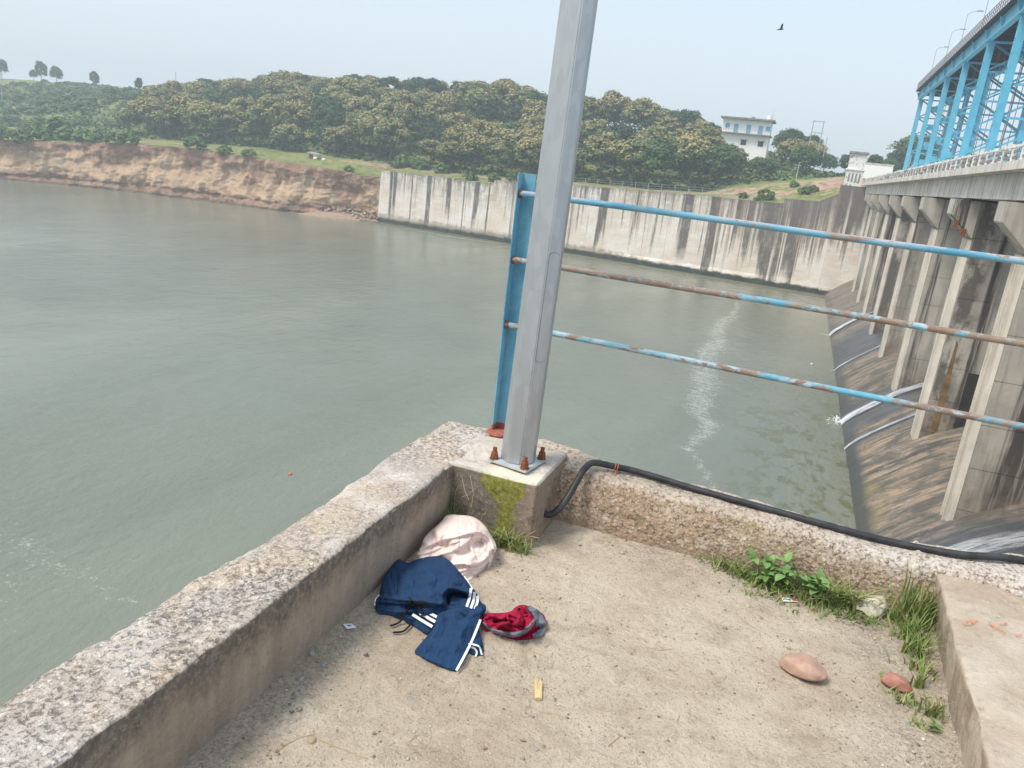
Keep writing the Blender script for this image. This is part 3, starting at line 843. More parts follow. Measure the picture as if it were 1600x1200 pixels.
# far training wall, cast in sections with open joints
far_wall = thing('training_wall', (-40, 158, -18), 'long stained pale concrete wall standing in the river below the wood', 'wall')
bounds = [(-95.7, -75.21), (-75.2, -65.01), (-65.0, -45.01), (-45.0, -25.01), (-25.0, -4.21), (-4.2, 4.79), (4.8, 10.5)]
for a, b in bounds:
    xs = np.linspace(a + .012, b - .012, max(4, int((b - a) / 1.2)))
    zt = np.interp(xs, WALLX[:, 0] + 1e-6, WALLX[:, 1])
    if a == -95.7: zt = np.linspace(-6.05, -5.75, len(xs))
    if a == -75.2: zt = np.linspace(-6.1, -5.7, len(xs))
    if a == -65.0: zt = np.linspace(-5.0, -3.95, len(xs))
    if a == -25.0: zt = np.linspace(-3.15, -2.72, len(xs))
    if a == -4.2: zt = np.interp(xs, [-4.2, 1.8, 4.8], [-1.8, -1.6, .1])
    if a == 4.8: zt = np.full(len(xs), 1.65)
    if a == 4.8: pass
    vs = np.linspace(0, 1, 30)
    XX, VV = np.meshgrid(xs, vs, indexing='ij')
    ztop = zt[:, None] - .06 * np.abs(fbm(XX, 0, 0, 1.3, 3, 8))
    ZZ = ztop + (ZW - 1 - ztop) * VV
    YY = wallY(XX) - .02 + .05 * fbm(XX, ZZ, 0, .7, 4, 12) - .55 * sstep(-16.2, -16.9, ZZ) * (.5 + .5 * fbm(XX, 0, 0, .5, 3, 6)) * sstep(8, -10, XX) - np.maximum(0, -ZZ - 10) * .03
    if a == 4.8:
        YY = YY - .35
    rows = [np.stack([XX[:, 0], YY[:, 0] + 1.3, ztop[:, 0]], -1)] + [np.stack([XX[:, k], YY[:, k], ZZ[:, k]], -1) for k in range(len(vs))]
    P = np.stack(rows, 1)
    bt = np.concatenate([np.zeros((len(xs), 1)), ztop - ZZ], 1)
    na, nb = P.shape[:2]
    idx = np.arange(na * nb).reshape(na, nb)
    F = [tuple(q) for q in np.stack([idx[:-1, 1:], idx[1:, 1:], idx[1:, :-1], idx[:-1, :-1]], -1).reshape(-1, 4)]
    P2 = P.reshape(-1, 3)
    n0 = len(P2)
    back = np.array([[P[0, 0, 0], P[0, 0, 1], ZW - 1], [P[-1, 0, 0], P[-1, 0, 1], ZW - 1]])
    P2 = np.concatenate([P2, back])
    me = bpy.data.meshes.new('wall_section')
    me.from_pydata([tuple(p - np.array(far_wall.location)) for p in P2], [], F + [tuple(int(i) for i in idx[0, ::-1]) + (n0,), tuple(int(i) for i in idx[-1]) + (n0 + 1,)][0:2])
    at = me.attributes.new('below_top', 'FLOAT', 'POINT')
    at.data.foreach_set('value', np.concatenate([bt.ravel(), [12, 12]]).astype(np.float32))
    link('wall_section', me, M['farwall'], far_wall)

# fence of thin posts and wires along the wall top
fence = thing('wire_fence', (-30, 157.5, -3), 'thin post and wire fence along the top of the pale wall', 'fence')
mb = None
fx = np.linspace(-52, -14, 15)
for i, x in enumerate(fx):
    b = MB(); z0 = float(np.interp(x, [-65, -45, -25, -4], [-5, -3.95, -3.15, -2.72]))
    b.box(x - .04, x + .04, float(wallY(x)) + .6, float(wallY(x)) + .68, z0 - .1, z0 + 1.5)
    b.build('post', M['lampgrey'], fence)
for hgt in (.5, .95, 1.4):
    b = MB()
    b.tube([(x, float(wallY(x)) + .59, float(np.interp(x, [-65, -45, -25, -4], [-5, -3.95, -3.15, -2.72])) + hgt) for x in fx], .018, 5)
    b.build('wire', M['lampgrey'], fence)

# rubble and sand spit at the wall's left end
pts, fcs = [], []
def rock_raw(c, r, seed, sub=1, sq=(1, 1, .7), amp=.35):
    bm = bmesh.new()
    bmesh.ops.create_icosphere(bm, subdivisions=sub, radius=1)
    V = np.array([v.co[:] for v in bm.verts])
    Fc = [[v.index for v in f.verts] for f in bm.faces]
    bm.free()
    n = fbm(V[:, 0] + seed * 3.1, V[:, 1] + seed, V[:, 2], 1.1, 3, seed)
    V = V * (1 + amp * n)[:, None] * np.array(sq) * r
    a = seed * 1.7
    V = np.stack([V[:, 0] * math.cos(a) - V[:, 1] * math.sin(a), V[:, 0] * math.sin(a) + V[:, 1] * math.cos(a), V[:, 2]], 1)
    return V + np.array(c), np.array(Fc)
n0 = 0
for i in range(170):
    x = rng.uniform(-108, -94.5)
    t = rng.random()
    y = 166.2 - (x + 95) * -.20 * 1.2 - rng.uniform(0, 4.0)
    y = float(np.interp(x, [-108, -94.5], [160.5, 166])) + rng.uniform(-2.2, 1.6)
    z = ZW + .1 + .55 * max(0, y - float(np.interp(x, [-108, -94.5], [158.6, 163.8])))
    V, Fc = rock_raw((x, y, z), rng.uniform(.14, .42), i, 1, (1.3, 1, .45))
    pts.append(V); fcs.append(Fc + n0); n0 += len(V)
np_mesh('rubble', np.concatenate(pts), np.concatenate(fcs), M['rubble'], kind='stuff')
b = MB()
prof = [(-113, 156.6), (-109, 157.2), (-104, 158.6), (-99, 161.6), (-96.5, 164), (-96, 166.5), (-104, 164), (-112, 161.5)]
cx, cy = np.mean(prof, 0)
b.add([(x, y, ZW - .1) for x, y in prof] + [(cx + (x - cx) * .55, cy + .8 + (y - cy) * .55, ZW + .9) for x, y in prof] + [(cx, cy + 1.5, ZW + 1.2)],
      [(i, (i + 1) % 8, 8 + (i + 1) % 8, 8 + i) for i in range(8)] + [(8 + i, 8 + (i + 1) % 8, 16) for i in range(8)])
b.build('sand_spit', M['sand'], None, smooth=True, kind='structure')

# spillway glacis
gx = np.array([5.6, 6.05, 6.4, 6.9, 7.5, 8.2, 9, 9.9, 10.8, 12, 14, 16, 18, 20, 22, 24, 26])
gz = np.array([-20, -18.05, -17.6, -17.1, -16.55, -15.95, -15.3, -14.6, -14.05, -13.4, -12.5, -11.7, -10.8, -8.2, -5, -3, -3.3])
gxx = np.concatenate([np.linspace(5.6, 12, 34), np.linspace(12.5, 26, 16)])
gyy = np.arange(14, 153.2, .4)
GX, GY = np.meshgrid(gxx, gyy, indexing='ij')
GZ0 = np.interp(GX, gx, gz)
GZ = GZ0 + .10 * fbm(GX * .3, GY, 0, 1.1, 4, 14) + .05 * fbm(GX, GY, 0, 1.5, 3, 15)
STREAMS = [(109.0, 1.1, 1.0), (86.5, .35, .55), (66.5, 1.0, .85), (59.3, .32, .6), (36.8, 1.2, .6)]
wet = np.zeros_like(GX)
for y0, w_, _d in STREAMS:
    wet = np.maximum(wet, np.exp(-((GY - y0 + .4 * fbm(GX, GY, 0, .4, 2, 3)) / (w_ * 2.6)) ** 2))
wet = np.maximum(wet, sstep(84, 88, GY) * sstep(104, 98, GY) * .8)
wet = np.maximum(wet, sstep(61, 62, GY) * sstep(67, 66, GY) * .65)
na, nb = GX.shape
idx = np.arange(na * nb).reshape(na, nb)
F = np.stack([idx[:-1, :-1], idx[1:, :-1], idx[1:, 1:], idx[:-1, 1:]], -1).reshape(-1, 4)
np_mesh('spillway_glacis', np.stack([GX, GY, GZ], -1).reshape(-1, 3), F, M['glacis'], smooth=True, kind='structure', attrs={'wet': ('POINT', wet.ravel())})

def gl_z(x):
    return float(np.interp(x, gx, gz))
names = {109.0: 'white water stream down the spillway farthest from the platform', 86.5: 'faint thin water trickle on the dark wet spillway in the middle bays',
         66.5: 'broad bright white water stream between the second and third piers', 59.3: 'thin white trickle just below the broad white stream',
         36.8: 'foaming water sheet on the spillway just above the right parapet'}
for y0, w_, dn in STREAMS:
    us = np.linspace(0, 1, 26); vs = np.linspace(-1, 1, 13)
    U, Vv = np.meshgrid(us, vs, indexing='ij')
    X = 6.02 + U * 6.5
    wob = .18 * fbm(U * 3, 0, y0, 1.2, 3, 5)
    Y = y0 + wob + Vv * w_ * (1 - .25 * U)
    Z = np.interp(X, gx, gz) + .16 + .07 * fbm(X * .6, Y, 0, 1.6, 3, 9)
    den = dn * (1 - np.abs(Vv) ** 3) * (1 - .55 * U)
    na, nb = X.shape
    idx = np.arange(na * nb).reshape(na, nb)
    F = np.stack([idx[:-1, :-1], idx[1:, :-1], idx[1:, 1:], idx[:-1, 1:]], -1).reshape(-1, 4)
    o = np_mesh('water_stream', np.stack([X, Y, Z], -1).reshape(-1, 3), F, M['stream'], smooth=True, attrs={'dense': ('POINT', np.clip(den * 1.2, 0, 1).ravel())})
    tag(o, names[y0], 'water stream', 'white streams running down the spillway')
# splash where the broad stream meets the river
pts, fcs, n0 = [], [], 0
for i in range(70):
    a = rng.uniform(0, 6.28); r_ = abs(rng.gauss(0, .5))
    V, Fc = rock_raw((5.85 + r_ * math.cos(a) * .6 - .15, 66.5 + r_ * math.sin(a) * 1.3, ZW + rng.uniform(0, .45) * math.exp(-r_)), rng.uniform(.03, .085), i, 1, (1, 1, .8), .5)
    pts.append(V); fcs.append(Fc + n0); n0 += len(V)
np_mesh('splash_foam', np.concatenate(pts), np.concatenate(fcs), M['splash'], kind='stuff')

# ================================================================== DAM
PIERY = [27.85 + 13.65 * i for i in range(9)]
ordn = ['nearest', 'second', 'third', 'fourth', 'fifth', 'sixth', 'seventh', 'farthest']
proto = None
def make_pier(y, label):
    t = thing('dam_pier', (9.7, y, -15), label, 'bridge pier', 'tall concrete piers along the spillway')
    zb = [-17.5, -14.2, -12.0, -9.8, -7.6, -5.4, -3.2, -1.7]
    bl = []
    for k in range(len(zb) - 1):
        b = MB().box(9.72, 24, y - .84, y + .84, zb[k] + .03, zb[k + 1])
        b.box(9.78, 23.9, y - .79, y + .79, zb[k] - .02, zb[k] + .035)
        b.build('pour_block', M['pier'], t)
    b = MB().box(9.72, 24, y - .84, y + .84, -1.675, .45)
    b.build('pour_block', M['pier'], t)
    # downstream nose with a rib and grooves
    b = MB()
    b.prism([(9.45, y - .70), (9.72, y - .86), (9.72, y + .86), (9.45, y + .70)], 'z', -18.2, -1.8)
    b.build('nose', M['nose'], t)
    # corbel reaching downstream under the deck
    b = MB()
    b.prism([(9.70, -1.8), (8.25, -.45), (8.25, .48), (9.70, .48)], 'y', y - .95, y + .95)
    b.build('corbel', M['pier'], t, bevel=.03)
    b = MB().box(9.0, 23.6, y - 1.1, y + 1.1, .485, .58)
    b.build('bearing_pad', M['darkfill'], t)
    return t
first = None
for i, y in enumerate(PIERY):
    lab = 'nearest tall pier rising straight above the right parapet' if i == 0 else [
        'grey concrete pier with grooved edge whose foot shows just above the black cable', 'pier with a bright nose and dark square opening in its side',
        'third pier along the spillway, beside the broad white stream', 'fourth pier along the spillway, with dark wet side', 'fifth pier along the spillway counted from the platform',
        'sixth pier along the spillway counted from the platform', 'seventh pier along the spillway, slim white nose', 'farthest pier, next to the dark corner of the pale wall'][i - 1]
    if first is None:
        first = make_pier(y, lab)
    else:
        copy_tree(first, None, (9.7, y, -15), lab)
# details seen on single piers
piers = [o for o in bpy.data.objects if o.name.startswith('dam_pier')]
piers.sort(key=lambda o: o.location.y)
b = MB().box(11.5, 12.55, PIERY[2] - .855, PIERY[2] - .82, -13.6, -9.9); b.build('dark_opening', M['darkfill'], piers[2])  # thin dark slab on the side; shade of the wet gate slot painted in
b = MB().prism([(10.25, -14.2), (10.7, -14.0), (10.62, -10.5), (10.50, -8.2), (10.38, -8.0), (10.30, -11)], 'y', PIERY[2] - .852, PIERY[2] - .82); b.build('rust_streak', M['rusty_stain'], piers[2])
for yy in (PIERY[1] - .38, PIERY[1] + .22):
    b = MB().box(9.34, 9.46, yy - .09, yy + .09, -17.5, -1.9); b.build('rib', M['nose'], piers[1])
b = MB().box(8.5, 8.75, PIERY[2] - 1.02, PIERY[2] - .7, -1.2, -.75); b.build('rust_stain', M['rust'], piers[2])
b = MB().box(9.0, 9.25, PIERY[2] - 1.02, PIERY[2] - .7, -1.65, -1.2); b.build('rust_stain', M['rust'], piers[2])

# lower road bridge: girders, deck, white ledge, railing
road = thing('road_bridge', (9, 90, 1), 'lower concrete road bridge with white ledge carried on the dam piers', 'bridge')
for i in range(9):
    y0, y1 = PIERY[i] + .04, (PIERY[i + 1] if i < 8 else 151.6) - .04
    for x0 in (8.95, 11.2, 13.4):
        b = MB().box(x0, x0 + .55, y0, y1, .60, 1.86)
        if x0 < 9:
            for k in range(1, 6):
                yy = y0 + (y1 - y0) * k / 6
                b.box(x0 - .03, x0 + .02, yy - .04, yy + .04, .62, 1.84)
        b.build('girder', M['girder'], road)
b = MB().box(8.95, 9.5, 10, PIERY[0] - .04, .60, 1.86); b.build('girder', M['girder'], road)
b = MB().box(8.42, 20, 10, 152, 1.865, 2.1); b.build('deck', M['girder'], road)
b = MB().box(8.25, 8.60, 10, 152, 1.88, 2.28); b.build('ledge', M['ledge'], road)
pb = None
yy = 24.0
while yy < 151.5:
    if pb is None:
        q = MB()
        q.box(8.34, 8.52, yy - .07, yy + .07, 2.28, 3.02)
        q.box(8.30, 8.56, yy - .10, yy + .10, 2.90, 3.06)
        pb = q.build('railing_post', M['railconc'], road)
        y_first = yy
    else:
        dup_part(pb, road, (0, yy - y_first, 0))
    yy += 1.9
for z in (2.48, 2.74, 2.97):
    MB().box(8.39, 8.47, 10, 151.8, z - .055, z + .055).build('rail', M['roofslab'] if z < 2.9 else M['railconc'], road)
for y in PIERY[2:]:
    MB().box(8.5, 9.3, y - .7, y + .7, 2.1, 3.05).build('pilaster', M['roofslab'], road, bevel=.03)

# upper gate hoist bridge: blue steel towers, girders, walkway
hoist = thing('hoist_bridge', (16, 110, 2), 'tall sky blue steel gate hoist bridge standing above the dam', 'bridge')
def tower(y):
    t = bpy.data.objects.new('tower', None); COL.objects.link(t); t.parent = hoist
    t.location = (0, y - 110, 0)
    for x in (14.2, 18.9):
        for dy in (-.32, .32):                           # each leg is a pair of channels joined by batten plates
            MB().box(x - .30, x + .30, y + dy - .11, y + dy + .11, 2.1, 16.45).build('leg', M['steel'], t)
        m = MB()
        for k in range(12):
            z = 2.5 + k * 1.2
            m.box(x - .315, x - .303, y - .35, y + .35, z, z + .55)
            m.box(x + .303, x + .315, y - .35, y + .35, z, z + .55)
        m.build('batten_plate', M['steel'], t, kind='stuff')
        MB().box(x - .6, x + .6, y - .65, y + .65, 2.1, 2.3).build('foot_plate', M['steel'], t)
    for k in range(6):
        z = 2.4 + 2.8 * k
        MB().box(14.5, 18.6, y - .09, y + .09, z - .10, z + .10).build('strut', M['steel'], t)
        if k < 5:
            MB().bar((14.45, y - .12, z + 2.62), (18.65, y - .12, z + .14), .17).build('diagonal', M['steelshade'], t)
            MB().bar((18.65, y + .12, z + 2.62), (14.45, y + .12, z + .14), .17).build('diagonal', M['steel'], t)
            MB().box(16.05, 17.05, y - .24, y - .215, z + .95, z + 1.85).build('gusset_plate', M['steel'], t)
    return t
t0 = tower(PIERY[1])
for y in PIERY[2:] + [150.5]:
    copy_tree(t0, hoist, (0, y - 110, 0))
for x in (13.75, 18.75):
    ys = PIERY[1:] + [150.9]
    for i in range(len(ys) - 1):
        MB().box(x, x + .30, ys[i] + .02, ys[i + 1] - .02, 16.46, 17.66).build('girder', M['steel'], hoist)
    for zz in (16.46, 17.56):
        MB().box(x - .13, x + .43, 40, 151, zz - .06, zz + .06).build('girder_flange', M['steel'], hoist)
st = None
for i in range(17):
    y = 48.3 + i * 6.825
    if st is None:
        st = MB().prism([(13.747, 16.55), (13.66, 16.55), (13.30, 17.48), (13.747, 17.48)], 'y', y - .05, y + .05).build('bracket', M['steel'], hoist)
    elif y < 151:
        dup_part(st, hoist, (0, y - 48.3, 0))
MB().box(13.1, 19.4, 38, 151.2, 17.68, 17.86).build('walkway', M['hoistshade'], hoist)
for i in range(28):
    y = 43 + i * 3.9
    MB().box(14.06, 18.74, y - .12, y + .12, 16.8, 17.5).build('cross_beam', M['hoistshade'], hoist)
MB().box(14.06, 18.74, 40, 151, 17.55, 17.66).build('soffit', M['hoistshade'], hoist)
rp = None
for i in range(104):
    y = 40 + i * 1.07
    if rp is None:
        rp = MB().box(13.12, 13.18, y - .035, y + .035, 17.86, 18.95).build('railing_post', M['rustrail'], hoist)
    else:
        dup_part(rp, hoist, (0, y - 40, 0))
for z in (18.2, 18.55, 18.9):
    MB().box(13.13, 13.17, 40, 151.2, z - .02, z + .02).build('rail', M['rustrail'], hoist)
    MB().box(19.3, 19.34, 40, 151.2, z - .02, z + .02).build('rail', M['rustrail'], hoist)
for i in range(1, 9):
    yc = (PIERY[i] + (PIERY[i + 1] if i < 8 else 150.5)) / 2
    for dx_, dy in ((0, -.5), (0, .5), (.6, -3.2), (.6, 3.2), (1.1, -2.9), (1.1, 2.9)):
        MB().tube([(16.2 + dx_, yc + dy, 2.0), (16.2 + dx_, yc + dy, 17.4)], .035, 6).build('hoist_rope', M['rope'], hoist)
# street lamps on the hoist walkway
lp = thing('walkway_lamp', (13.6, 100.9, 17.86), 'thin grey lamp on the blue bridge walkway, nearest of four, cut by the photo top', 'street lamp', 'lamps on the hoist bridge walkway')
MB().tube([(13.6, 100.9, 17.86), (13.6, 100.9, 22.5)], [.05, .035], 7).build('mast', M['lampgrey'], lp)
MB().tube([(13.6, 100.9, 22.45), (13.9, 100.9, 22.75), (14.7, 100.9, 22.9)], .035, 6).build('arm', M['lampgrey'], lp)
MB().box(14.5, 15.2, 100.8, 101.0, 22.85, 22.98).build('lamp_head', M['lampgrey'], lp)
for y, lab in ((114.5, 'thin grey lamp with a bent arm, clearest of those on the blue bridge walkway'), (126, 'third thin grey lamp along the blue bridge walkway'), (140, 'farthest thin grey lamp near the end of the blue bridge walkway')):
    copy_tree(lp, None, (13.6, y, 17.86), lab)

# far end of the dam: plastered gate house, low wall, pole
cab = thing('gate_house', (7.0, 160, 1.7), 'small flaking white plastered tower at the far end of the road bridge', 'building')
MB().box(5.5, 8.4, 158.6, 161.6, 1.2, 4.6).build('lower_wall', M['flaking'], cab)
MB().box(5.6, 8.3, 158.7, 161.5, 4.62, 7.3).build('upper_wall', M['flaking'], cab)
MB().box(5.3, 8.6, 158.4, 161.8, 4.50, 4.72).build('band', M['whitewash'], cab)
MB().box(5.35, 8.6, 158.4, 161.8, 7.3, 7.75).build('roof', M['roofslab'], cab, bevel=.04)
for x in (5.9, 6.5, 7.1, 7.7):
    MB().box(x, x + .28, 158.57, 158.61, 2.4, 3.9).build('louvre', M['roofslab'], cab)
MB().box(8.395, 8.43, 159.3, 160.2, 1.8, 3.9).build('door', M['roofslab'], cab)
lw = thing('boundary_wall', (13, 176, 4), 'low white boundary wall behind the small plastered tower', 'wall')
MB().box(8.4, 14.5, 176, 176.4, 3.0, 6.5).build('panel', M['whitewash'], lw)
MB().box(8.3, 14.6, 175.9, 176.5, 6.5, 6.7).build('coping', M['ledge'], lw)
ep = thing('electric_pole', (-3.2, 172, -1), 'slender concrete electric pole above the dirt road by the wall', 'pole', 'electric poles')
MB().tube([(-3.2, 172, -1.6), (-3.2, 172, 5.1)], [.13, .08], 8).build('mast', M['lampgrey'], ep)
MB().box(-3.7, -2.7, 171.95, 172.05, 4.7, 4.8).build('cross_arm', M['lampgrey'], ep)
hp = thing('double_pole', (-2.5, 215, 8), 'twin pole electric frame with cross beams behind the wood right of the white house', 'pole', 'electric poles')
for x in (-2.6, -.2):
    MB().tube([(x, 215, 3), (x, 215, 17.0)], .12, 6).build('mast', M['lampgrey'], hp)
for z in (13.9, 16.6):
    MB().box(-2.8, 0, 214.9, 215.1, z, z + .2).build('cross_arm', M['lampgrey'], hp)
sp_ = thing('short_pole', (1.3, 214, 6), 'single short post right of the twin pole frame', 'pole', 'electric poles')
MB().tube([(1.3, 214, 3), (1.3, 214, 13.2)], .11, 6).build('mast', M['lampgrey'], sp_)
for (px_, py0, py1, Yd, lab) in ((5, 110, 178, 230, 'thin pale pole at the left end of the green hill'), (275, 112, 140, 262, 'thin pole poking above the left end of the wood'),
                                 (1421, 235, 256, 158, 'thin pale post beside the road bridge end, near the blue bridge')):
    a_, b_ = ray(px_, py1), ray(px_, py0)
    a_ = a_ * Yd / a_[1]; b_ = b_ * Yd / b_[1]
    e_ = thing('utility_pole', (a_[0], a_[1], a_[2]), lab, 'pole', 'electric poles')
    MB().tube([(a_[0], a_[1], a_[2] - 5), (a_[0], a_[1], b_[2])], .12, 6).build('mast', M['lampgrey'], e_)

# white house on the hill
hs = thing('white_house', (-19, 226, 8), 'white two storey house with blue doors on top of the wooded hill', 'house')
hx0, hx1, hy0, hy1 = -25.6, -13.1, 225, 232
MB().box(hx0, hx1, hy0, hy1, 5.5, 12.7).build('lower_wall', M['whitewash'], hs)
MB().box(hx0, hx1, hy0, hy1, 12.9, 16.4).build('upper_wall', M['whitewash'], hs)
MB().box(hx0 - .3, hx1 + .5, hy0 - 1.2, hy1 + .1, 12.68, 12.92).build('balcony', M['roofslab'], hs)
MB().box(hx0 - .7, hx1 + .8, hy0 - 1.3, hy1 + .4, 16.42, 16.85).build('roof', M['roofslab'], hs)
b = MB()
for i in range(20):
    x = hx0 - .2 + i * (hx1 - hx0 + .5) / 19
    b.box(x - .03, x + .03, hy0 - 1.15, hy0 - 1.09, 12.92, 13.75)
b.box(hx0 - .2, hx1 + .4, hy0 - 1.16, hy0 - 1.08, 13.72, 13.8)
b.build('balcony_railing', M['lampgrey'], hs)
for x, w_, z0, z1 in ((-22.0, 1.15, 12.95, 15.2), (-18.7, 1.15, 12.95, 15.2), (-15.6, 1.15, 12.95, 15.2)):
    d_ = MB().box(x - w_ / 2, x + w_ / 2, hy0 - .06, hy0 + .02, z0, z1).build('door', M['bluedoor'], hs)
for x in (-24.3, -13.9 + .2 - 0):
    MB().box(x - .55, x + .55, hy0 - .06, hy0 + .02, 14.0, 15.2).build('window', M['bluedoor'], hs)
for x in (-19.4, -14.9):
    wn_ = MB().box(x - .7, x + .7, hy0 - .03, hy0 + .02, 9.9, 11.2).build('window', M['darkglass'], hs)
    MB().box(x - 1.0, x + 1.0, hy0 - .6, hy0, 11.25, 11.38).build('sunshade', M['roofslab'], wn_)
MB().tube([(-13.9, 226.5, 16.85), (-13.9, 226.5, 18.1)], .65, 14).build('water_tank', M['whitewash'], hs)
MB().tube([(-13.1, 226.0, 16.85), (-13.1, 226.0, 19.8)], .04, 5).build('antenna', M['lampgrey'], hs)
MB().box(-18.6, -17.7, 227, 227.8, 16.85, 17.4).build('roof_box', M['roofslab'], hs)

# small shelter at the wood's edge
shp = ray(489, 243) * (171.0 / ray(489, 243)[1])
shp[2] = float(ground_z(shp[0], shp[1]))
sh = thing('shelter', tuple(shp), 'tiny lean-to shelter with pale roof at the edge of the wood above the cliff', 'shelter')
X0, Y0, Z0 = shp
for dx_ in (-1.1, 1.1):
    for dy in (0, 1.4):
        MB().box(X0 + dx_ - .07, X0 + dx_ + .07, Y0 + dy - .07, Y0 + dy + .07, Z0 - .6, Z0 + 1.35).build('leg', M['roofslab'], sh)
MB().prism([(X0 - 1.5, Z0 + 1.45), (X0 - 1.0, Z0 + 1.75), (X0 + 1.5, Z0 + 1.35), (X0 + 1.5, Z0 + 1.25), (X0 - 1.5, Z0 + 1.35)], 'y', Y0 - .3, Y0 + 1.8).build('roof', M['lampgrey'], sh)
MB().box(X0 - 1.05, X0 - .1, Y0 + .05, Y0 + .1, Z0, Z0 + 1.2).build('side_panel', M['rust'], sh)
V, Fc = rock_raw((X0 + .9, Y0 - .2, Z0 + .25), .55, 4, 2)
sk = np_mesh('white_sack', V, Fc, M['white'], smooth=True); tag(sk, 'white sack lying against the tiny shelter', 'sack', 'pale sacks by the shelter')
V, Fc = rock_raw((X0 + 3.2, Y0, Z0 + .2), .5, 6, 2)
sk = np_mesh('white_sack', V, Fc, M['white'], smooth=True); tag(sk, 'white sack lying on the grass just right of the tiny shelter', 'sack', 'pale sacks by the shelter')

# ================================================================== VEGETATION
def leaf_cloud(centers, normals, sizes, seed):
    """one small bent quad per leaf clump"""
    r = np.random.default_rng(seed)
    n = len(centers)
    nn = normals + r.normal(0, .28, (n, 3))
    nn /= np.linalg.norm(nn, axis=1)[:, None]
    a = np.cross(nn, r.normal(0, 1, (n, 3)))
    a /= np.linalg.norm(a, axis=1)[:, None] + 1e-9
    b = np.cross(nn, a)
    s = sizes[:, None]
    asp = r.uniform(.55, .95, (n, 1))
    V = np.stack([centers - a * s, centers - b * s * asp - nn * s * .18, centers + a * s, centers + b * s * asp + nn * s * .12], 1).reshape(-1, 3)
    return V, np.arange(4 * n).reshape(n, 4)

def crown_mesh(name, mat, seed, rx=3.7, rz=3.4, zc=5.6, lobes=26, per=120, leaf=.23, flower=.5, ragged=.2, squash=1.0):
    r = np.random.default_rng(seed)
    C, Nn, Sz, T, Fl = [], [], [], [], []
    for k in range(lobes):
        th = k * 2.39996 + r.uniform(-.4, .4)
        u = 1 - 1.62 * (k + .5) / lobes + r.uniform(-.08, .08)          # from the top downwards
        ph = math.asin(np.clip(u, -1, 1))
        rad = r.uniform(.62, .86)
        c = np.array([math.cos(th) * math.cos(ph) * rx * rad, math.sin(th) * math.cos(ph) * rx * rad, zc + math.sin(ph) * rz * rad * squash])
        lr = rx * r.uniform(.25, .42)
        lt = r.uniform(.0, 1)
        lf = r.uniform(.2, 1.0)
        m = int(per * r.uniform(.8, 1.25) * (lr / rx / .33) ** 2)
        d = r.normal(0, 1, (m, 3)); d[:, 2] = np.where(d[:, 2] < -.3, -d[:, 2], d[:, 2]); d /= np.linalg.norm(d, axis=1)[:, None]
        rr = lr * (1 + r.normal(0, ragged, (m, 1)) * .6) * r.uniform(.8, 1.05, (m, 1))
        C.append(c + d * rr * np.array([1, 1, .85])); Nn.append(d + np.array([0, 0, .35]))
        Sz.append(leaf * r.uniform(.6, 1.5, m))
        T.append(np.clip(.35 * lt + .65 * r.random(m), 0, 1))
        up = d[:, 2] * .75 + .45 * u
        Fl.append(((up + r.normal(0, .16, m)) > (.95 - flower)).astype(float) * (r.random(m) < .55 * lf + .45) if flower > 0 else np.zeros(m))
    C, Nn, Sz, T, Fl = [np.concatenate(q) for q in (C, Nn, Sz, T, Fl)]
    V, F = leaf_cloud(C, Nn, Sz, seed)
    return V, F, T, Fl

def make_crown(name, mat, parent, **kw):
    V, F, T, Fl = crown_mesh(name, mat, **kw)
    V = V + np.array(wloc(parent))
    return np_mesh(name, V, F, mat, parent, attrs={'tint': ('FACE', T), 'flower': ('FACE', Fl)})

def make_trunk(parent, h, r0, seed, lean=.3):
    r = random.Random(seed)
    p = wloc(parent)
    b = MB()
    top = Vector((r.uniform(-lean, lean), r.uniform(-lean, lean), h))
    pts = [p + Vector((0, 0, -.8)), p + top * .35, p + top * .7, p + top]
    b.tube(pts, [r0 * 1.25, r0 * .9, r0 * .7, r0 * .4], 7)
    for k in range(4):
        a = r.uniform(0, 6.28)
        s = p + top * r.uniform(.4, .85)
        e = s + Vector((math.cos(a) * r.uniform(1, 2.2), math.sin(a) * r.uniform(1, 2.2), r.uniform(1.0, 2.0)))
        b.tube([s, (s + e) / 2 + Vector((0, 0, .1)), e], [r0 * .45, r0 * .3, r0 * .12], 5)
    return b.build('trunk', M['bark'], parent, smooth=True)

PROTO = {}
def proto_tree(key, name, mat, n, trunk_h=5.0, **kw):
    PROTO[key] = []
    for i in range(n):
        t = bpy.data.objects.new(name, None); COL.objects.link(t)
        make_crown('crown', mat, t, seed=kw.get('seed0', 100) + i * 7, **{k: v for k, v in kw.items() if k != 'seed0'})
        make_trunk(t, trunk_h, .17, 50 + i)
        PROTO[key].append([t, False])
proto_tree('teak', 'teak_tree', M['teak'], 6, seed0=100, flower=.74)
proto_tree('teak_dull', 'teak_tree', M['teak'], 4, seed0=300, flower=.42)
proto_tree('dark', 'evergreen_tree', M['darktree'], 4, seed0=500, flower=0, rz=4.0, rx=3.1, zc=5.6, ragged=.35)
proto_tree('mid', 'leafy_tree', M['midtree'], 4, seed0=700, flower=0, ragged=.3)

def place(key, x, y, z, sc, label, cat, group, rz=None):
    k = rng.randrange(len(PROTO[key]))
    e = PROTO[key][k]
    rz = rng.uniform(0, 6.28) if rz is None else rz
    if not e[1]:
        o = e[0]; e[1] = True
    else:
        o = copy_tree(e[0])
    o.location = (x, y, z); o.rotation_euler = (0, 0, rz)
    o.scale = sc if isinstance(sc, tuple) else (sc, sc, sc * rng.uniform(.92, 1.08))
    tag(o, label, cat, group)
    return o

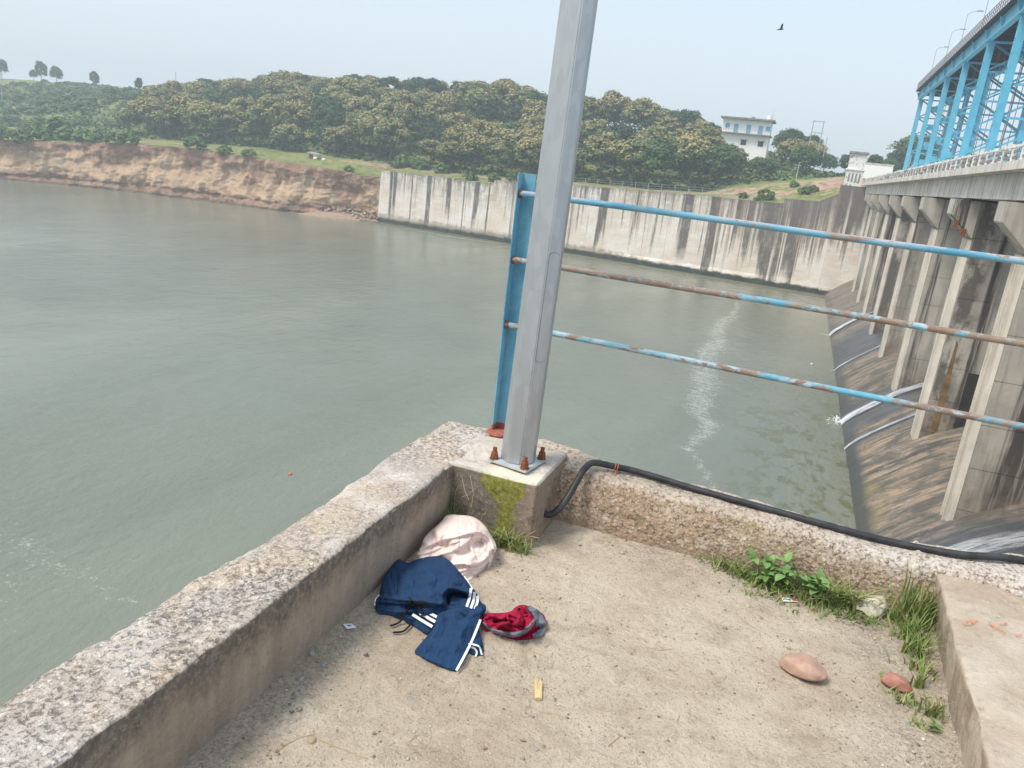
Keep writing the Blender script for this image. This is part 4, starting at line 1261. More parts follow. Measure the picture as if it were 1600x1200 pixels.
LINE = np.array([(-60, 60), (180, 134), (215, 128), (260, 127), (300, 124), (330, 118), (370, 121), (412, 114), (440, 119), (462, 112), (500, 115), (530, 119), (562, 112), (600, 119), (625, 116), (665, 120), (700, 122),
                 (735, 126), (780, 122), (808, 119), (825, 134), (850, 142), (900, 150), (935, 145), (957, 154), (985, 157), (1005, 155), (1030, 166), (1060, 170), (1090, 170), (1096, 184), (1126, 190), (1140, 210), (1160, 232),
                 (1202, 238), (1213, 216), (1235, 198), (1262, 204), (1285, 222), (1302, 240), (1320, 282), (1700, 300)])

ZONES = [(250, 'at the far left of the wood'), (330, 'above the round bush on the cliff edge'), (420, 'above the widening grass strip'), (520, 'behind the tiny shelter'), (590, "left of the pale wall's free end"),
         (680, "over the pale wall's free end"), (770, 'over the steps in the pale wall'), (850, 'just left of the lamp pole'), (950, 'just right of the lamp pole'), (1030, 'over the middle of the pale wall'),
         (1090, 'left of the white house'), (1215, 'below the white house'), (9999, 'right of the white house')]
def zone(px):
    for lim_, w_ in ZONES:
        if px < lim_: return w_
count = 0
rows = 7
for j in range(rows):
    Y = 180.5 + j * 11.5
    nx = 35
    for i in range(nx):
        X = -250 + i * 7.5 + (j % 2) * 3.7 + rng.uniform(-2.4, 2.4)
        yy = Y + rng.uniform(-3.0, 3.0)
        if X > 8: continue
        # wood's outline on the ground
        if X < -200 and yy < 200 + (-200 - X) * 1.0: continue
        if X > -24 and yy < 181 + (X + 24) * .5: continue
        if -27.5 < X < -11 and 219 < yy < 235: continue
        z = float(ground_z(X, yy))
        px, py = seen((X, yy, z))
        if px < 176 or px > 1330: continue
        ptx, pty = seen((X, yy, z + 9.5))
        lim = float(np.interp(ptx, LINE[:, 0], LINE[:, 1])) + (2 if j < rows - 2 else 0)
        # the tallest tree that stays under the ridge line of the photograph
        dist = math.hypot(X, yy)
        hmax = 9.5 + (lim - pty) * -1.0 * dist / FPX if pty < lim else 99
        h = rng.choice((rng.uniform(7.0, 9.5), rng.uniform(9, 12), rng.uniform(11, 13.6)))
        if j >= rows - 2 and hmax > 90: h = min(13.5, 9.5 + (pty - lim) * dist / FPX * rng.uniform(.75, 1.0))
        h = min(h, hmax)
        if h < 3.6: continue
        sc = h / 9.4
        edge = yy < 189 + max(0, (X + 24) * .5)
        crest = j >= rows - 2
        q = rng.random()
        right = sstep(960, 1150, px)
        if crest and q < .45: key = 'dark'
        elif q < .72 - .45 * float(right): key = 'teak'
        elif q < .86 - .2 * float(right): key = 'teak_dull'
        elif q < .93: key = 'mid'
        else: key = 'dark'
        look = {'teak': 'tan flowered teak', 'teak_dull': 'dull green teak', 'dark': 'dark green tree', 'mid': 'mid green tree'}[key]
        wh = 'in the front row' if edge else ('on the crest' if crest else ('on the lower slope' if j < 3 else 'on the upper slope'))
        place(key, X, yy, z - .3, (.55 + .66 * sc * rng.uniform(.8, 1.25), .55 + .66 * sc * rng.uniform(.8, 1.25), sc), f'{look} {wh}, {zone(px)}', 'tree', 'trees of the wood on the far bank')
        count += 1
print('wood trees', count)

# lone trees on the bare hill at the left, each at its own spot
for px, ytop, ybot, key, lab in ((3, 97, 120, 'mid', 'small tree on the green hill crest at the far left beside the pale pole'), (52, 110, 120, 'mid', 'low shrub-like tree just left of the taller pair on the green hill crest'),
                                 (65, 100, 121, 'dark', 'taller of two neighbouring trees on the green hill crest'), (88, 106, 123, 'mid', 'rounder tree right of the tallest one on the green hill crest'),
                                 (148, 114, 131, 'dark', 'lone dark tree midway between the hill crest pair and the wood'), (217, 124, 140, 'dark', 'dark tree where the green hill meets the wood')):
    d_ = ray(px, ybot); Yd = 290 if px < 180 else 262
    p = d_ * Yd / d_[1]
    hgt = (ybot - ytop) * math.hypot(p[0], p[1]) / FPX * 1.05
    gz_ = float(ground_z(p[0], p[1]))
    h2 = p[2] + hgt - gz_
    q_ = max(.35, h2 / 9.4) * .8
    place(key, p[0], p[1], gz_ - 1.9 * q_, (q_ * .95, q_ * .85, q_ * 1.35), lab, 'tree', 'lone trees on the green hill')
for px, ytop, Yd, key, lab in ((1394, 244, 215, 'mid', 'bushy tree left of the blue bridge behind the road bridge end'), (1410, 228, 225, 'dark', 'dark tree right behind the far foot of the blue bridge'),
                               (1432, 208, 232, 'mid', 'tree seen between the far legs of the blue bridge'), (1455, 212, 240, 'dark', 'dark tree seen through the middle of the blue bridge legs'),
                               (1326, 242, 205, 'dark', 'small dark tree just left of the plastered tower'), (1370, 240, 215, 'dark', 'small dark tree above the low white wall')):
    d_ = ray(px, ytop); p = d_ * Yd / d_[1]
    gz_ = float(ground_z(p[0], p[1]))
    place(key, p[0], p[1], gz_ - .3, max(.5, (p[2] - gz_) / 9.2), lab, 'tree', 'trees behind the far end of the dam')

# bushes: along the bank edge, the foot of the wood and over the left hill
def bush_proto(name, mat, seed, lobes, per, leaf, rx=1.0):
    V, F, T, Fl = crown_mesh(name, mat, seed=seed, rx=rx, rz=.75, zc=.55, lobes=lobes, per=per, leaf=leaf, flower=0, ragged=.3)
    return np_mesh(name, V, F, mat, attrs={'tint': ('FACE', T), 'flower': ('FACE', Fl)})
bp = [bush_proto('bush', M['bush'], 900 + i, 11, 60, .13) for i in range(4)]
sp_b = [bush_proto('scrub_bush', M['scrub'], 930 + i, 11, 60, .14) for i in range(4)]
used = set()
def place_bush(lst, x, y, s, label, group, zs=1.0):
    p = rng.choice(lst)
    o = p if p.name not in used else p.copy()
    if p.name in used: COL.objects.link(o)
    used.add(p.name)
    o.location = (x, y, float(ground_z(x, y)) - .15 * s)
    o.rotation_euler = (0, 0, rng.uniform(0, 6.28))
    o.scale = (s, s, s * zs)
    return tag(o, label, 'bush', group)
for px, py, s, lab in ((10, 222, 3.0, 'wide green bush at the cliff edge by the left end'), (30, 229, 2.8, 'green bush drooping over the cliff edge near the left end'), (58, 220, 3.0, 'tall green bush behind the cliff edge near the left end'),
                       (82, 216, 4.6, 'largest bright green bush on the left bank above the cliff'), (106, 220, 3.2, 'bright bush right of the largest one on the left bank'), (132, 222, 2.9, 'green bush on the left bank between the largest bush and the dark clump'),
                       (152, 221, 2.8, 'dark green bush in the middle of the left bank'), (178, 224, 2.6, 'bushy clump left of the bush hanging over the cliff'), (199, 230, 2.5, 'bright green bush hanging over the middle of the cliff'),
                       (303, 238, 3.0, 'round bright bush at the cliff edge below the wood'), (350, 241, 1.8, 'small round bush at the cliff edge left of the mid one'), (388, 246, 1.7, 'small bush on the cliff edge where the grass strip widens'),
                       (545, 268, 1.2, 'small dark bush at the notch in the soil cliff near the wall')):
    d_ = ray(px, py)
    t_ = 100.0
    for _ in range(400):                                  # walk along the line of sight to the ground
        q = d_ * t_ / d_[1]
        if (q[1] > float(front(q[0])[0]) and q[2] < float(ground_z(q[0], q[1]))) or t_ > 225: break
        t_ += .4
    y_ = max(q[1], float(front(q[0])[0]) + .5)
    place_bush(bp, q[0], y_, s, lab, 'bushes along the cliff edge', .9)
for px, py, s in ((628, 262, 2.7), (655, 264, 2.3), (690, 270, 2.0), (700, 262, 2.0), (560, 246, 1.6), (735, 282, 1.6), (772, 284, 1.6), (800, 286, 1.8), (1160, 310, 1.0), (1196, 312, 1.7), (1185, 318, 1.1), (1255, 303, 1.2), (1270, 300, 1.1), (1240, 292, 1.0),
                  (930, 286, 1.8), (1000, 290, 1.8), (1040, 294, 1.5), (850, 284, 1.8), (890, 284, 1.7)):
    d_ = ray(px, py); t_ = 140.0
    for _ in range(300):
        q = d_ * t_ / d_[1]
        if (q[1] > float(front(q[0])[0]) and q[2] < float(ground_z(q[0], q[1]))) or t_ > 225: break
        t_ += .4
    y_ = max(q[1], float(front(q[0])[0]) + 1.0)
    place_bush(bp, q[0], y_, s, 'bright green bush at the foot of the wood, ' + zone(px), 'bushes at the foot of the wood', .95)
n_s = 0
for i in range(520):
    x, y = rng.uniform(-345, -178), rng.uniform(170, 305)
    z = float(ground_z(x, y))
    px, py = seen((x, y, z))
    if px < -20 or px > 262 or py > 212 - .06 * px: continue
    if px > 190 and y > 205 - (x + 200): continue
    s = rng.uniform(1.2, 3.0) * (1.0 if py > 140 else .75)
    if n_s >= 230: break
    n_s += 1
    wh = 'high' if py < 145 + .05 * px else ('low' if py > 175 else 'halfway up')
    big_ = 'large' if s > 2.4 else ('middling' if s > 1.7 else 'small')
    zn = 'beside the pale pole' if px < 40 else ('below the pair of hill trees' if px < 105 else ('left of the lone dark tree' if px < 140 else ('right of the lone dark tree' if px < 180 else 'against the wood')))
    place_bush(sp_b, x, y, s, f'{big_} scrub bush {wh} on the green hill, {zn}', 'scrub bushes on the left hill', rng.uniform(.55, .9))

# low undergrowth that covers the ground under the trees and on the left hill
N = 30000
ux_ = nrng.uniform(-345, 8, N); uy_ = np.where(ux_ < -215, nrng.uniform(172, 305, N), nrng.uniform(176, 262, N))
keep_ = np.where(ux_ > -24, uy_ > 181 + (ux_ + 24) * .5, uy_ > 177 + np.maximum(0, -215 - ux_) * .0 + 4 * fbm(ux_, uy_, 0, .1, 2, 3))
keep_ &= ~((ux_ < -200) & (uy_ < 181 + 5 * fbm(ux_, 0, 0, .08, 3, 5)))
keep_ &= ~((ux_ > -30) & (ux_ < -9) & (uy_ > 216) & (uy_ < 236))
ux_, uy_ = ux_[keep_], uy_[keep_]
uz_ = ground_z(ux_, uy_)
cl = .5 + .5 * fbm(ux_, uy_, 0, .22, 3, 8)
h_ = nrng.uniform(0, 1, len(ux_)) * (.35 + 1.3 * cl + 3.5 * sstep(236, 246, uy_) * (ux_ > -230) * (ux_ < -36))
nn_ = nrng.normal(0, .5, (len(ux_), 3)); nn_[:, 2] = np.abs(nn_[:, 2]) + .7
V, F = leaf_cloud(np.stack([ux_, uy_, uz_ + h_], 1), nn_ / np.linalg.norm(nn_, axis=1)[:, None], nrng.uniform(.35, .8, len(ux_)), 3)
np_mesh('undergrowth', V, F, M['scrub'], attrs={'tint': ('FACE', np.clip(h_ / 1.4 + nrng.normal(0, .15, len(h_)), 0, 1)), 'flower': ('FACE', np.zeros(len(h_)))}, kind='stuff')

# ================================================================== PLATFORM
# mass under the platform, standing in the river
b = MB().box(-1.50, 5.5, -4, 3.40, -20, -1.72)
b.build('platform_base', M['parapet'], None, kind='structure')

def floor_z(x, y):
    return ZF + .006 * fbm(x, y, 0, 3.2, 4, 51) + .0025 * fbm(x, y, 0, 22, 3, 52) + .012 * sstep(.25, 0, np.asarray(y, float) * 0 + (3.2 - np.asarray(y, float))) * (0.5 + .5 * fbm(x, y, 0, 5, 3, 53))
fx_ = np.concatenate([np.arange(-1.26, .95, .011), np.arange(.95, 5.2, .15)])
fy_ = np.concatenate([np.arange(-4, .4, .12), np.arange(.4, 3.24, .011)])
FX, FY = np.meshgrid(fx_, fy_, indexing='ij')
FZ = floor_z(FX, FY)
grit = np.maximum(sstep(.42, .0, 3.2 - FY) * sstep(-.9, -.4, FX) * .45, sstep(.30, .70, FX) * sstep(2.9, 2.3, FY) * .55)
grit = np.maximum(grit, sstep(.25, .05, FX + 1.22) * .55 * sstep(2.4, 2.0, FY))
grit = np.maximum(grit, sstep(.30, .62, FX) * sstep(2.4, 2.9, FY) * .6)
na, nb = FX.shape
idx = np.arange(na * nb).reshape(na, nb)
F = np.stack([idx[:-1, :-1], idx[1:, :-1], idx[1:, 1:], idx[:-1, 1:]], -1).reshape(-1, 4)
np_mesh('platform_floor', np.stack([FX, FY, FZ], -1).reshape(-1, 3), F, M['floor'], smooth=True, kind='structure', attrs={'grit': ('POINT', grit.ravel())})

def dense(poly, step, rad):
    """open profile with rounded inner corners, resampled"""
    P = [np.array(p, float) for p in poly]
    out_ = [P[0]]
    for i in range(1, len(P) - 1):
        a, c = P[i - 1] - P[i], P[i + 1] - P[i]
        r_ = min(rad[i - 1], .45 * np.linalg.norm(a), .45 * np.linalg.norm(c))
        a, c = a / np.linalg.norm(a) * r_, c / np.linalg.norm(c) * r_
        for t in np.linspace(0, 1, 6):
            out_.append(P[i] + a * (1 - t) ** 2 + c * t ** 2)
    out_.append(P[-1])
    out_ = np.array(out_)
    L = np.concatenate([[0], np.cumsum(np.linalg.norm(np.diff(out_, axis=0), axis=1))])
    q = np.arange(0, L[-1] + step * .5, step)
    return np.stack([np.interp(q, L, out_[:, 0]), np.interp(q, L, out_[:, 1])], 1)

def sweep(name, prof, us, place_fn, disp_fn, mat, kind='structure', flip=False):
    n = len(prof)
    tg = np.gradient(prof, axis=0)
    nm = np.stack([-tg[:, 1], tg[:, 0]], 1)
    nm /= np.linalg.norm(nm, axis=1)[:, None] + 1e-9
    U, K = np.meshgrid(us, np.arange(n), indexing='ij')
    A, B = prof[K, 0], prof[K, 1]
    A, B = place_fn(U, A, B)
    d = disp_fn(U, A, B, K)
    V = np.stack([A + nm[K, 0] * d, B + nm[K, 1] * d], -1)
    na, nb = U.shape
    return U, V, na, nb

def grid_faces(na, nb, flip=False):
    idx = np.arange(na * nb).reshape(na, nb)
    q = [idx[:-1, :-1], idx[1:, :-1], idx[1:, 1:], idx[:-1, 1:]]
    if flip: q = q[::-1]
    return np.stack(q, -1).reshape(-1, 4)

# left parapet, running along the dam axis
def spaced(lo, hi, mid, fine_, coarse):
    return np.concatenate([np.arange(lo, mid, coarse), np.arange(mid, hi + fine_ / 2, fine_)])
prof = dense([(-1.50, -2.3), (-1.515, -1.31), (-1.215, -1.30), (-1.228, -1.63)], .0075, [.035, .018])
us = spaced(-4, 3.44, .55, .0075, .08)
def dl(U, A, B, K):
    d = .004 * fbm(A, U, B, 16, 4, 61) + .0025 * fbm(A, U, B, 60, 3, 62)
    topm = sstep(-1.36, -1.31, B)
    outer = sstep(-1.42, -1.50, A) * sstep(-1.45, -1.33, B)
    d = d + topm * (.006 * fbm(A, U, 0, 5, 3, 63) + .004 * fbm(A, U, 0, 34, 3, 64))
    d = d - outer * np.maximum(0, .016 + .034 * fbm(U, B, 0, 3.4, 4, 65))
    inner = sstep(-1.25, -1.215, A) * sstep(-1.36, -1.305, B)
    d = d - inner * np.maximum(0, .004 + .016 * fbm(U, B, 0, 6, 4, 66))
    d = d - .006 * sstep(-1.5, -1.6, B) * sstep(-1.25, -1.2, A)
    endm = sstep(3.36, 3.44, U)
    return d - endm * (.03 + .02 * fbm(A, B, 0, 6, 3, 67)) * sstep(-1.6, -1.35, B)
U, V, na, nb = sweep('p', prof, us, lambda U, A, B: (A, B), dl, None)
P = np.stack([V[..., 0], U, V[..., 1]], -1)
P[-1, :, 1] -= .0
cap = P[-1].copy(); cap[:, 2] = np.minimum(cap[:, 2], -1.5); cap[:, 1] += .012
P = np.concatenate([P, cap[None]], 0)
np_mesh('parapet_wall', P.reshape(-1, 3), grid_faces(na + 1, nb), M['parapet'], smooth=True, kind='structure')

# right parapet, towards the dam
def rz(x):
    return np.interp(x, [-1.3, -.95, -.7, -.02, .35, .6, .8, 1.06, 1.6, 3.5], [0, 0, -.03, -.052, -.06, -.075, -.055, -.03, -.03, -.03])
prof = dense([(3.43, -2.3), (3.425, -1.305), (3.225, -1.315), (3.185, -1.46), (3.185, -1.64)], .0075, [.04, .05, .1])
us = np.concatenate([np.arange(-1.49, 1.75, .0075), np.arange(1.8, 5.6, .1)])
def dr(U, A, B, K):
    d = .006 * fbm(U, A, B, 14, 4, 71) + .0045 * fbm(U, A, B, 46, 3, 72)
    top = sstep(-1.44, -1.34, B - rz(U))
    d = d + top * (.010 * fbm(U, A, 0, 6, 3, 73) + .004)
    outer = sstep(3.36, 3.43, A) * sstep(-1.5, -1.35, B)
    d = d - outer * np.maximum(0, .008 + .03 * fbm(U, B, 0, 3.6, 4, 74))
    joint = np.exp(-((U - .70 - .03 * fbm(B, 0, 0, 9, 2, 3)) / .010) ** 2) * .012
    lowhollow = sstep(.95, 1.1, U) * sstep(-1.33, -1.40, B) * .05
    return d - joint - lowhollow
U, V, na, nb = sweep('p', prof, us, lambda U, A, B: (A, B + rz(U)), dr, None)
np_mesh('parapet_wall', np.stack([U, V[..., 0], V[..., 1]], -1).reshape(-1, 3), grid_faces(na, nb, True), M['crumbling'], smooth=True, kind='structure')
def rtop(x):
    return -1.31 + float(rz(x))

# raised slab at the right
prof = dense([(.79, -1.66), (.785, -1.58), (.768, -1.405), (1.2, -1.40), (3.2, -1.40)], .009, [.03, .018, .02])
us = spaced(-4, 3.24, 1.2, .010, .1)
def ds(U, A, B, K):
    d = .006 * fbm(A, U, B, 9, 4, 81) + .003 * fbm(A, U, B, 40, 3, 82)
    e = np.exp(-((A - .79) / .05) ** 2) * sstep(-1.5, -1.42, B)
    d = d - e * np.maximum(0, .003 + .022 * fbm(U, B, 0, 4.3, 4, 83))
    return d + sstep(-1.45, -1.58, B) * .015 * fbm(U, 0, 0, 2.5, 3, 84)
U, V, na, nb = sweep('p', prof, us, lambda U, A, B: (A, B), ds, None)
X_ = V[..., 0] - .028 * (3.2 - U)
np_mesh('raised_slab', np.stack([X_, U, V[..., 1]], -1).reshape(-1, 3), grid_faces(na, nb), M['step'], smooth=True, kind='structure')
# orange paint smears on it
def smear(name, poly, mat, lab):
    P = [atz(x, y, -1.397) for x, y in poly]
    c = np.mean(P, 0)
    o = MB().add([tuple(p) for p in P] + [tuple(c + np.array([0, 0, .004]))], [(i, (i + 1) % len(P), len(P)) for i in range(len(P))]).build(name, mat)
    return tag(o, lab, 'paint mark', 'orange paint smears on the raised slab')
smear('paint_smear', [(1504, 971), (1513, 967), (1527, 967), (1529, 970), (1519, 975), (1506, 977)], M['orange'], 'faint orange smear on the raised slab, leftmost')
smear('paint_smear', [(1544, 972), (1552, 974), (1562, 980), (1572, 987), (1569, 992), (1560, 988), (1551, 980)], M['orange'], 'slanting orange smear in the middle of the raised slab')
smear('paint_smear', [(1559, 972), (1573, 971), (1575, 975), (1563, 977)], M['orange'], 'short orange dash above the slanting smear')
smear('paint_smear', [(1584, 989), (1597, 990), (1597, 996), (1588, 994)], M['orange'], 'bright orange dab at the right edge of the slab')

# pedestal under the lamp pole
def rough_box(name, x0, x1, y0, y1, z0, z1, mat, step=.014, amp=.004, rad=.012, seed=3, parent=None):
    bm = bmesh.new()
    bmesh.ops.create_cube(bm, size=1)
    bmesh.ops.scale(bm, vec=(x1 - x0, y1 - y0, z1 - z0), verts=bm.verts)
    bmesh.ops.translate(bm, vec=((x0 + x1) / 2, (y0 + y1) / 2, (z0 + z1) / 2), verts=bm.verts)
    bmesh.ops.bevel(bm, geom=bm.edges[:], offset=rad, segments=2, affect='EDGES')
    n = int(max(x1 - x0, y1 - y0, z1 - z0) / step)
    bmesh.ops.subdivide_edges(bm, edges=[e for e in bm.edges if e.calc_length() > step * 3], cuts=max(2, n), use_grid_fill=True)
    bm.normal_update()
    co = np.array([v.co[:] for v in bm.verts]); nn = np.array([v.normal[:] for v in bm.verts])
    d = amp * fbm(co[:, 0], co[:, 1], co[:, 2], 14, 4, seed) + amp * .5 * fbm(co[:, 0], co[:, 1], co[:, 2], 55, 3, seed + 1)
    ed = sstep(z1 - .05, z1, co[:, 2])
    d = d - ed * np.maximum(0, .002 + .006 * fbm(co[:, 0], co[:, 1], co[:, 2], 9, 3, seed + 5))
    co = co + nn * d[:, None]
    for v, c in zip(bm.verts, co): v.co = c
    me = bpy.data.meshes.new(name); bm.to_mesh(me); bm.free()
    return link(name, me, mat, parent, True)
ped = rough_box('pedestal', -1.275, -.822, 2.872, 3.30, -1.75, -1.298, M['pedestal'], amp=.006, rad=.006)
tag(ped, 'mossy concrete corner block under the galvanised lamp pole', 'pedestal')
hole = MB().tube([(-.823, 3.028, -1.497), (-.8185, 3.028, -1.497)], .017, 12).build('cable_hole', M['gap'], ped)

# galvanised octagonal lamp pole
PX, PY = -.985, 3.055
pole = thing('lamp_pole', (PX, PY, -1.295), 'thick galvanised octagonal lamp pole bolted to the mossy corner block', 'lamp post')
tocam = math.atan2(-PY, -PX)
LEANX, LEANY = .0155, .0053
def octa(z, flat):
    r_ = flat / 2 / math.cos(math.pi / 8) * 1.0
    out_ = []
    for k in range(8):
        a = tocam + R(9) + k * math.pi / 4
        out_.append((PX + LEANX * (z + 1.28) + r_ * math.cos(a), PY + LEANY * (z + 1.28) + r_ * math.sin(a), z))
    return out_
lv = [(-1.281, .147), (-.6, .142), (.6, .134), (2.5, .121), (6.5, .09)]
b = MB()
vs = sum([octa(z, f) for z, f in lv], [])
fs = [tuple(range(8))[::-1], tuple(range(32, 40))]
for i in range(4):
    fs += [(i * 8 + k, i * 8 + (k + 1) % 8, (i + 1) * 8 + (k + 1) % 8, (i + 1) * 8 + k) for k in range(8)]
b.add(vs, fs)
b.build('shaft', M['galv'], pole, bevel=.004)
ca, sa = math.cos(R(-10)), math.sin(R(-10))
def rot2(dx_, dy): return (PX + dx_ * ca - dy * sa, PY + dx_ * sa + dy * ca)
plate = MB().prism([rot2(-.098, -.098), rot2(.098, -.098), rot2(.098, .098), rot2(-.098, .098)], 'z', -1.2945, -1.281).build('base_plate', M['galvplate'], pole, bevel=.003)
for dx_, dy in ((-.078, -.078), (.078, -.078), (.078, .078), (-.078, .078)):
    bx_, by_ = rot2(dx_, dy)
    bolt = MB().tube([(bx_, by_, -1.30), (bx_, by_, -1.228)], .0095, 10).build('anchor_bolt', M['rust'], pole)
    nb_ = MB().tube([(bx_, by_, -1.2805), (bx_, by_, -1.262)], .0175, 6).build('nut', M['rust'], bolt)
    MB().tube([(bx_, by_, -1.2612), (bx_, by_, -1.250)], .0165, 6, rot=.4).build('nut', M['rust'], bolt)
    MB().tube([(bx_, by_, -1.2812), (bx_, by_, -1.2785)], .021, 14).build('washer', M['rust'], bolt)
# service door on the right-hand facet
a0 = tocam + R(9) + math.pi / 8
fn_ = Vector((math.cos(a0), math.sin(a0), 0)); ft_ = Vector((-math.sin(a0), math.cos(a0), 0))
def on_facet(u, z, off):
    f = np.interp(z, [q[0] for q in lv], [q[1] for q in lv])
    return Vector((PX + LEANX * (z + 1.28), PY + LEANY * (z + 1.28), z)) + fn_ * (f / 2 + off) + ft_ * u
def door_poly(w_, z0, z1, off):
    pts_ = []
    for cz, sgn in ((z0, -1), (z1, 1)):
        for k in range(7):
            t = math.pi * k / 6
            u = w_ * math.cos(t) * (1 if sgn > 0 else -1)
            pts_.append(on_facet(u, cz + sgn * w_ * .5 * math.sin(t), off))
    return pts_
dz0, dz1 = -.80, -.36
o1 = door_poly(.0245, dz0, dz1, .0012); o2 = door_poly(.0235, dz0 + .001, dz1 - .001, .0024)
MB().add([tuple(p) for p in o1], [tuple(range(len(o1)))]).build('door_gap', M['gap'], pole)
MB().add([tuple(p) for p in o2] + [tuple(p - fn_ * .002) for p in o2], [tuple(range(len(o2)))] + [(i, (i + 1) % 14, 14 + (i + 1) % 14, 14 + i) for i in range(14)]).build('service_door', M['galv'], pole)

# blue railing: angle iron posts, three pipe rails
rail = thing('blue_railing', (-1.21, 3.4, -1.3), 'worn sky blue pipe railing with three rails above the right parapet', 'railing')
def angle_post(x, y):
    b = MB()
    pts_ = [(x - .036, y - .032), (x - .030, y - .032), (x - .030, y + .026), (x + .032, y + .026), (x + .032, y + .032), (x - .036, y + .032)]
    b.prism(pts_, 'z', -1.34, -.06)
    return b.build('post', M['postblue'], rail, bevel=.0012)
angle_post(-1.205, 3.40)
angle_post(1.75, 3.40)
for z0_, z1_, mt in ((-.148, -.168, 'railblue'), (-.452, -.470, 'raildull'), (-.762, -.790, 'railworn')):
    n_ = 60
    pts_ = [(-1.234 + 3.0 * k / n_, 3.392 + .002 * math.sin(k * .3), z0_ + (z1_ - z0_) * k / n_ * 1.5 + .0015 * math.sin(k * .21 + z0_ * 9)) for k in range(n_ + 1)]
    MB().tube(pts_, .0138, 14).build('rail', M[mt], rail, smooth=True)
    V, Fc = rock_raw((-1.226, 3.388, z0_ - .002), .019, int(-z0_ * 30), 2, (.8, .5, 1.1), .3)
    np_mesh('rusty_weld', V, Fc, M['rust'], rail, smooth=True)
MB().prism([(-1.2435, 3.366), (-1.2335, 3.366), (-1.2335, 3.4245), (-1.171, 3.4245), (-1.171, 3.4335), (-1.2435, 3.4335)], 'z', -1.33, -1.268).build('rusted_foot', M['redoxide'], rail, bevel=.002)
V, Fc = rock_raw((-1.20, 3.375, -1.302), .07, 8, 3, (1, .9, .16), .5)
np_mesh('rust_splash', V, Fc, M['redoxide'], rail, smooth=True)

# black cable over the right parapet, tied with copper wire
cp = [(-.86, 3.028, -1.497), (-.825, 3.028, -1.499), (-.795, 3.035, -1.497), (-.765, 3.055, -1.468), (-.742, 3.09, -1.42), (-.728, 3.14, -1.37), (-.715, 3.20, -1.325), (-.70, 3.25, -1.305), (-.675, 3.285, -1.306),
      (-.60, 3.315, -1.316), (-.482, 3.345, -1.327), (-.183, 3.342, -1.345), (.098, 3.333, -1.352), (.3645, 3.328, -1.361), (.6195, 3.338, -1.370), (.8526, 3.322, -1.347), (1.084, 3.355, -1.323), (1.6, 3.37, -1.322), (3.2, 3.36, -1.32)]
cab_o = MB().tube(catmull(cp, 8), .0152, 14).build('cable', M['cable'], None, smooth=True)
tag(cab_o, 'thick black cable leaving the corner block and lying along the right parapet', 'cable')
tie = MB()
for k in (-1, 1):
    ring = [(-.585 + k * .006, 3.3195 + .0185 * math.cos(a), -1.3180 + .0185 * math.sin(a)) for a in np.linspace(0, 6.28, 15)]
    tie.tube(ring, .0022, 6)
tie.tube([(-.585, 3.302, -1.325), (-.583, 3.29, -1.345), (-.587, 3.284, -1.352)], .002, 6)
tag(tie.build('wire_tie', M['copper']), 'copper wire tie round the black cable near its bend', 'wire tie')

# ================================================================== CLOTHES
def chaikin(P, it=2):
    P = np.array(P, float)
    for _ in range(it):
        Q = np.roll(P, -1, 0)
        P = np.stack([.75 * P + .25 * Q, .25 * P + .75 * Q], 1).reshape(-1, 2)
    return P
def seg_dist(P, poly, closed=True):
    P = np.asarray(P, float); A = np.asarray(poly, float)
    Bp = np.roll(A, -1, 0) if closed else A[1:]
    A2 = A if closed else A[:-1]
    best = np.full(len(P), 1e9)
    for a, b_ in zip(A2, Bp):
        ab = b_ - a
        t = np.clip(((P - a) @ ab) / (ab @ ab + 1e-9), 0, 1)
        best = np.minimum(best, np.linalg.norm(P - (a + t[:, None] * ab), axis=1))
    return best
def zz_(pts_): return [(540 + x / 4.0, 760 + y / 4.0) for x, y in pts_]     # traced from a 4x enlargement
def signed(P, pl):
    P = np.asarray(P, float)
    best = np.full(len(P), 1e9); sg = np.zeros(len(P))
    for a, b_ in zip(pl[:-1], pl[1:]):
        ab = b_ - a
        t = np.clip(((P - a) @ ab) / (ab @ ab + 1e-9), 0, 1)
        w_ = P - (a + t[:, None] * ab)
        d_ = np.linalg.norm(w_, axis=1)
        cr = ab[0] * (P[:, 1] - a[1]) - ab[1] * (P[:, 0] - a[0])
        m_ = d_ < best
        best = np.where(m_, d_, best); sg = np.where(m_, np.sign(cr), sg)
    return best, sg
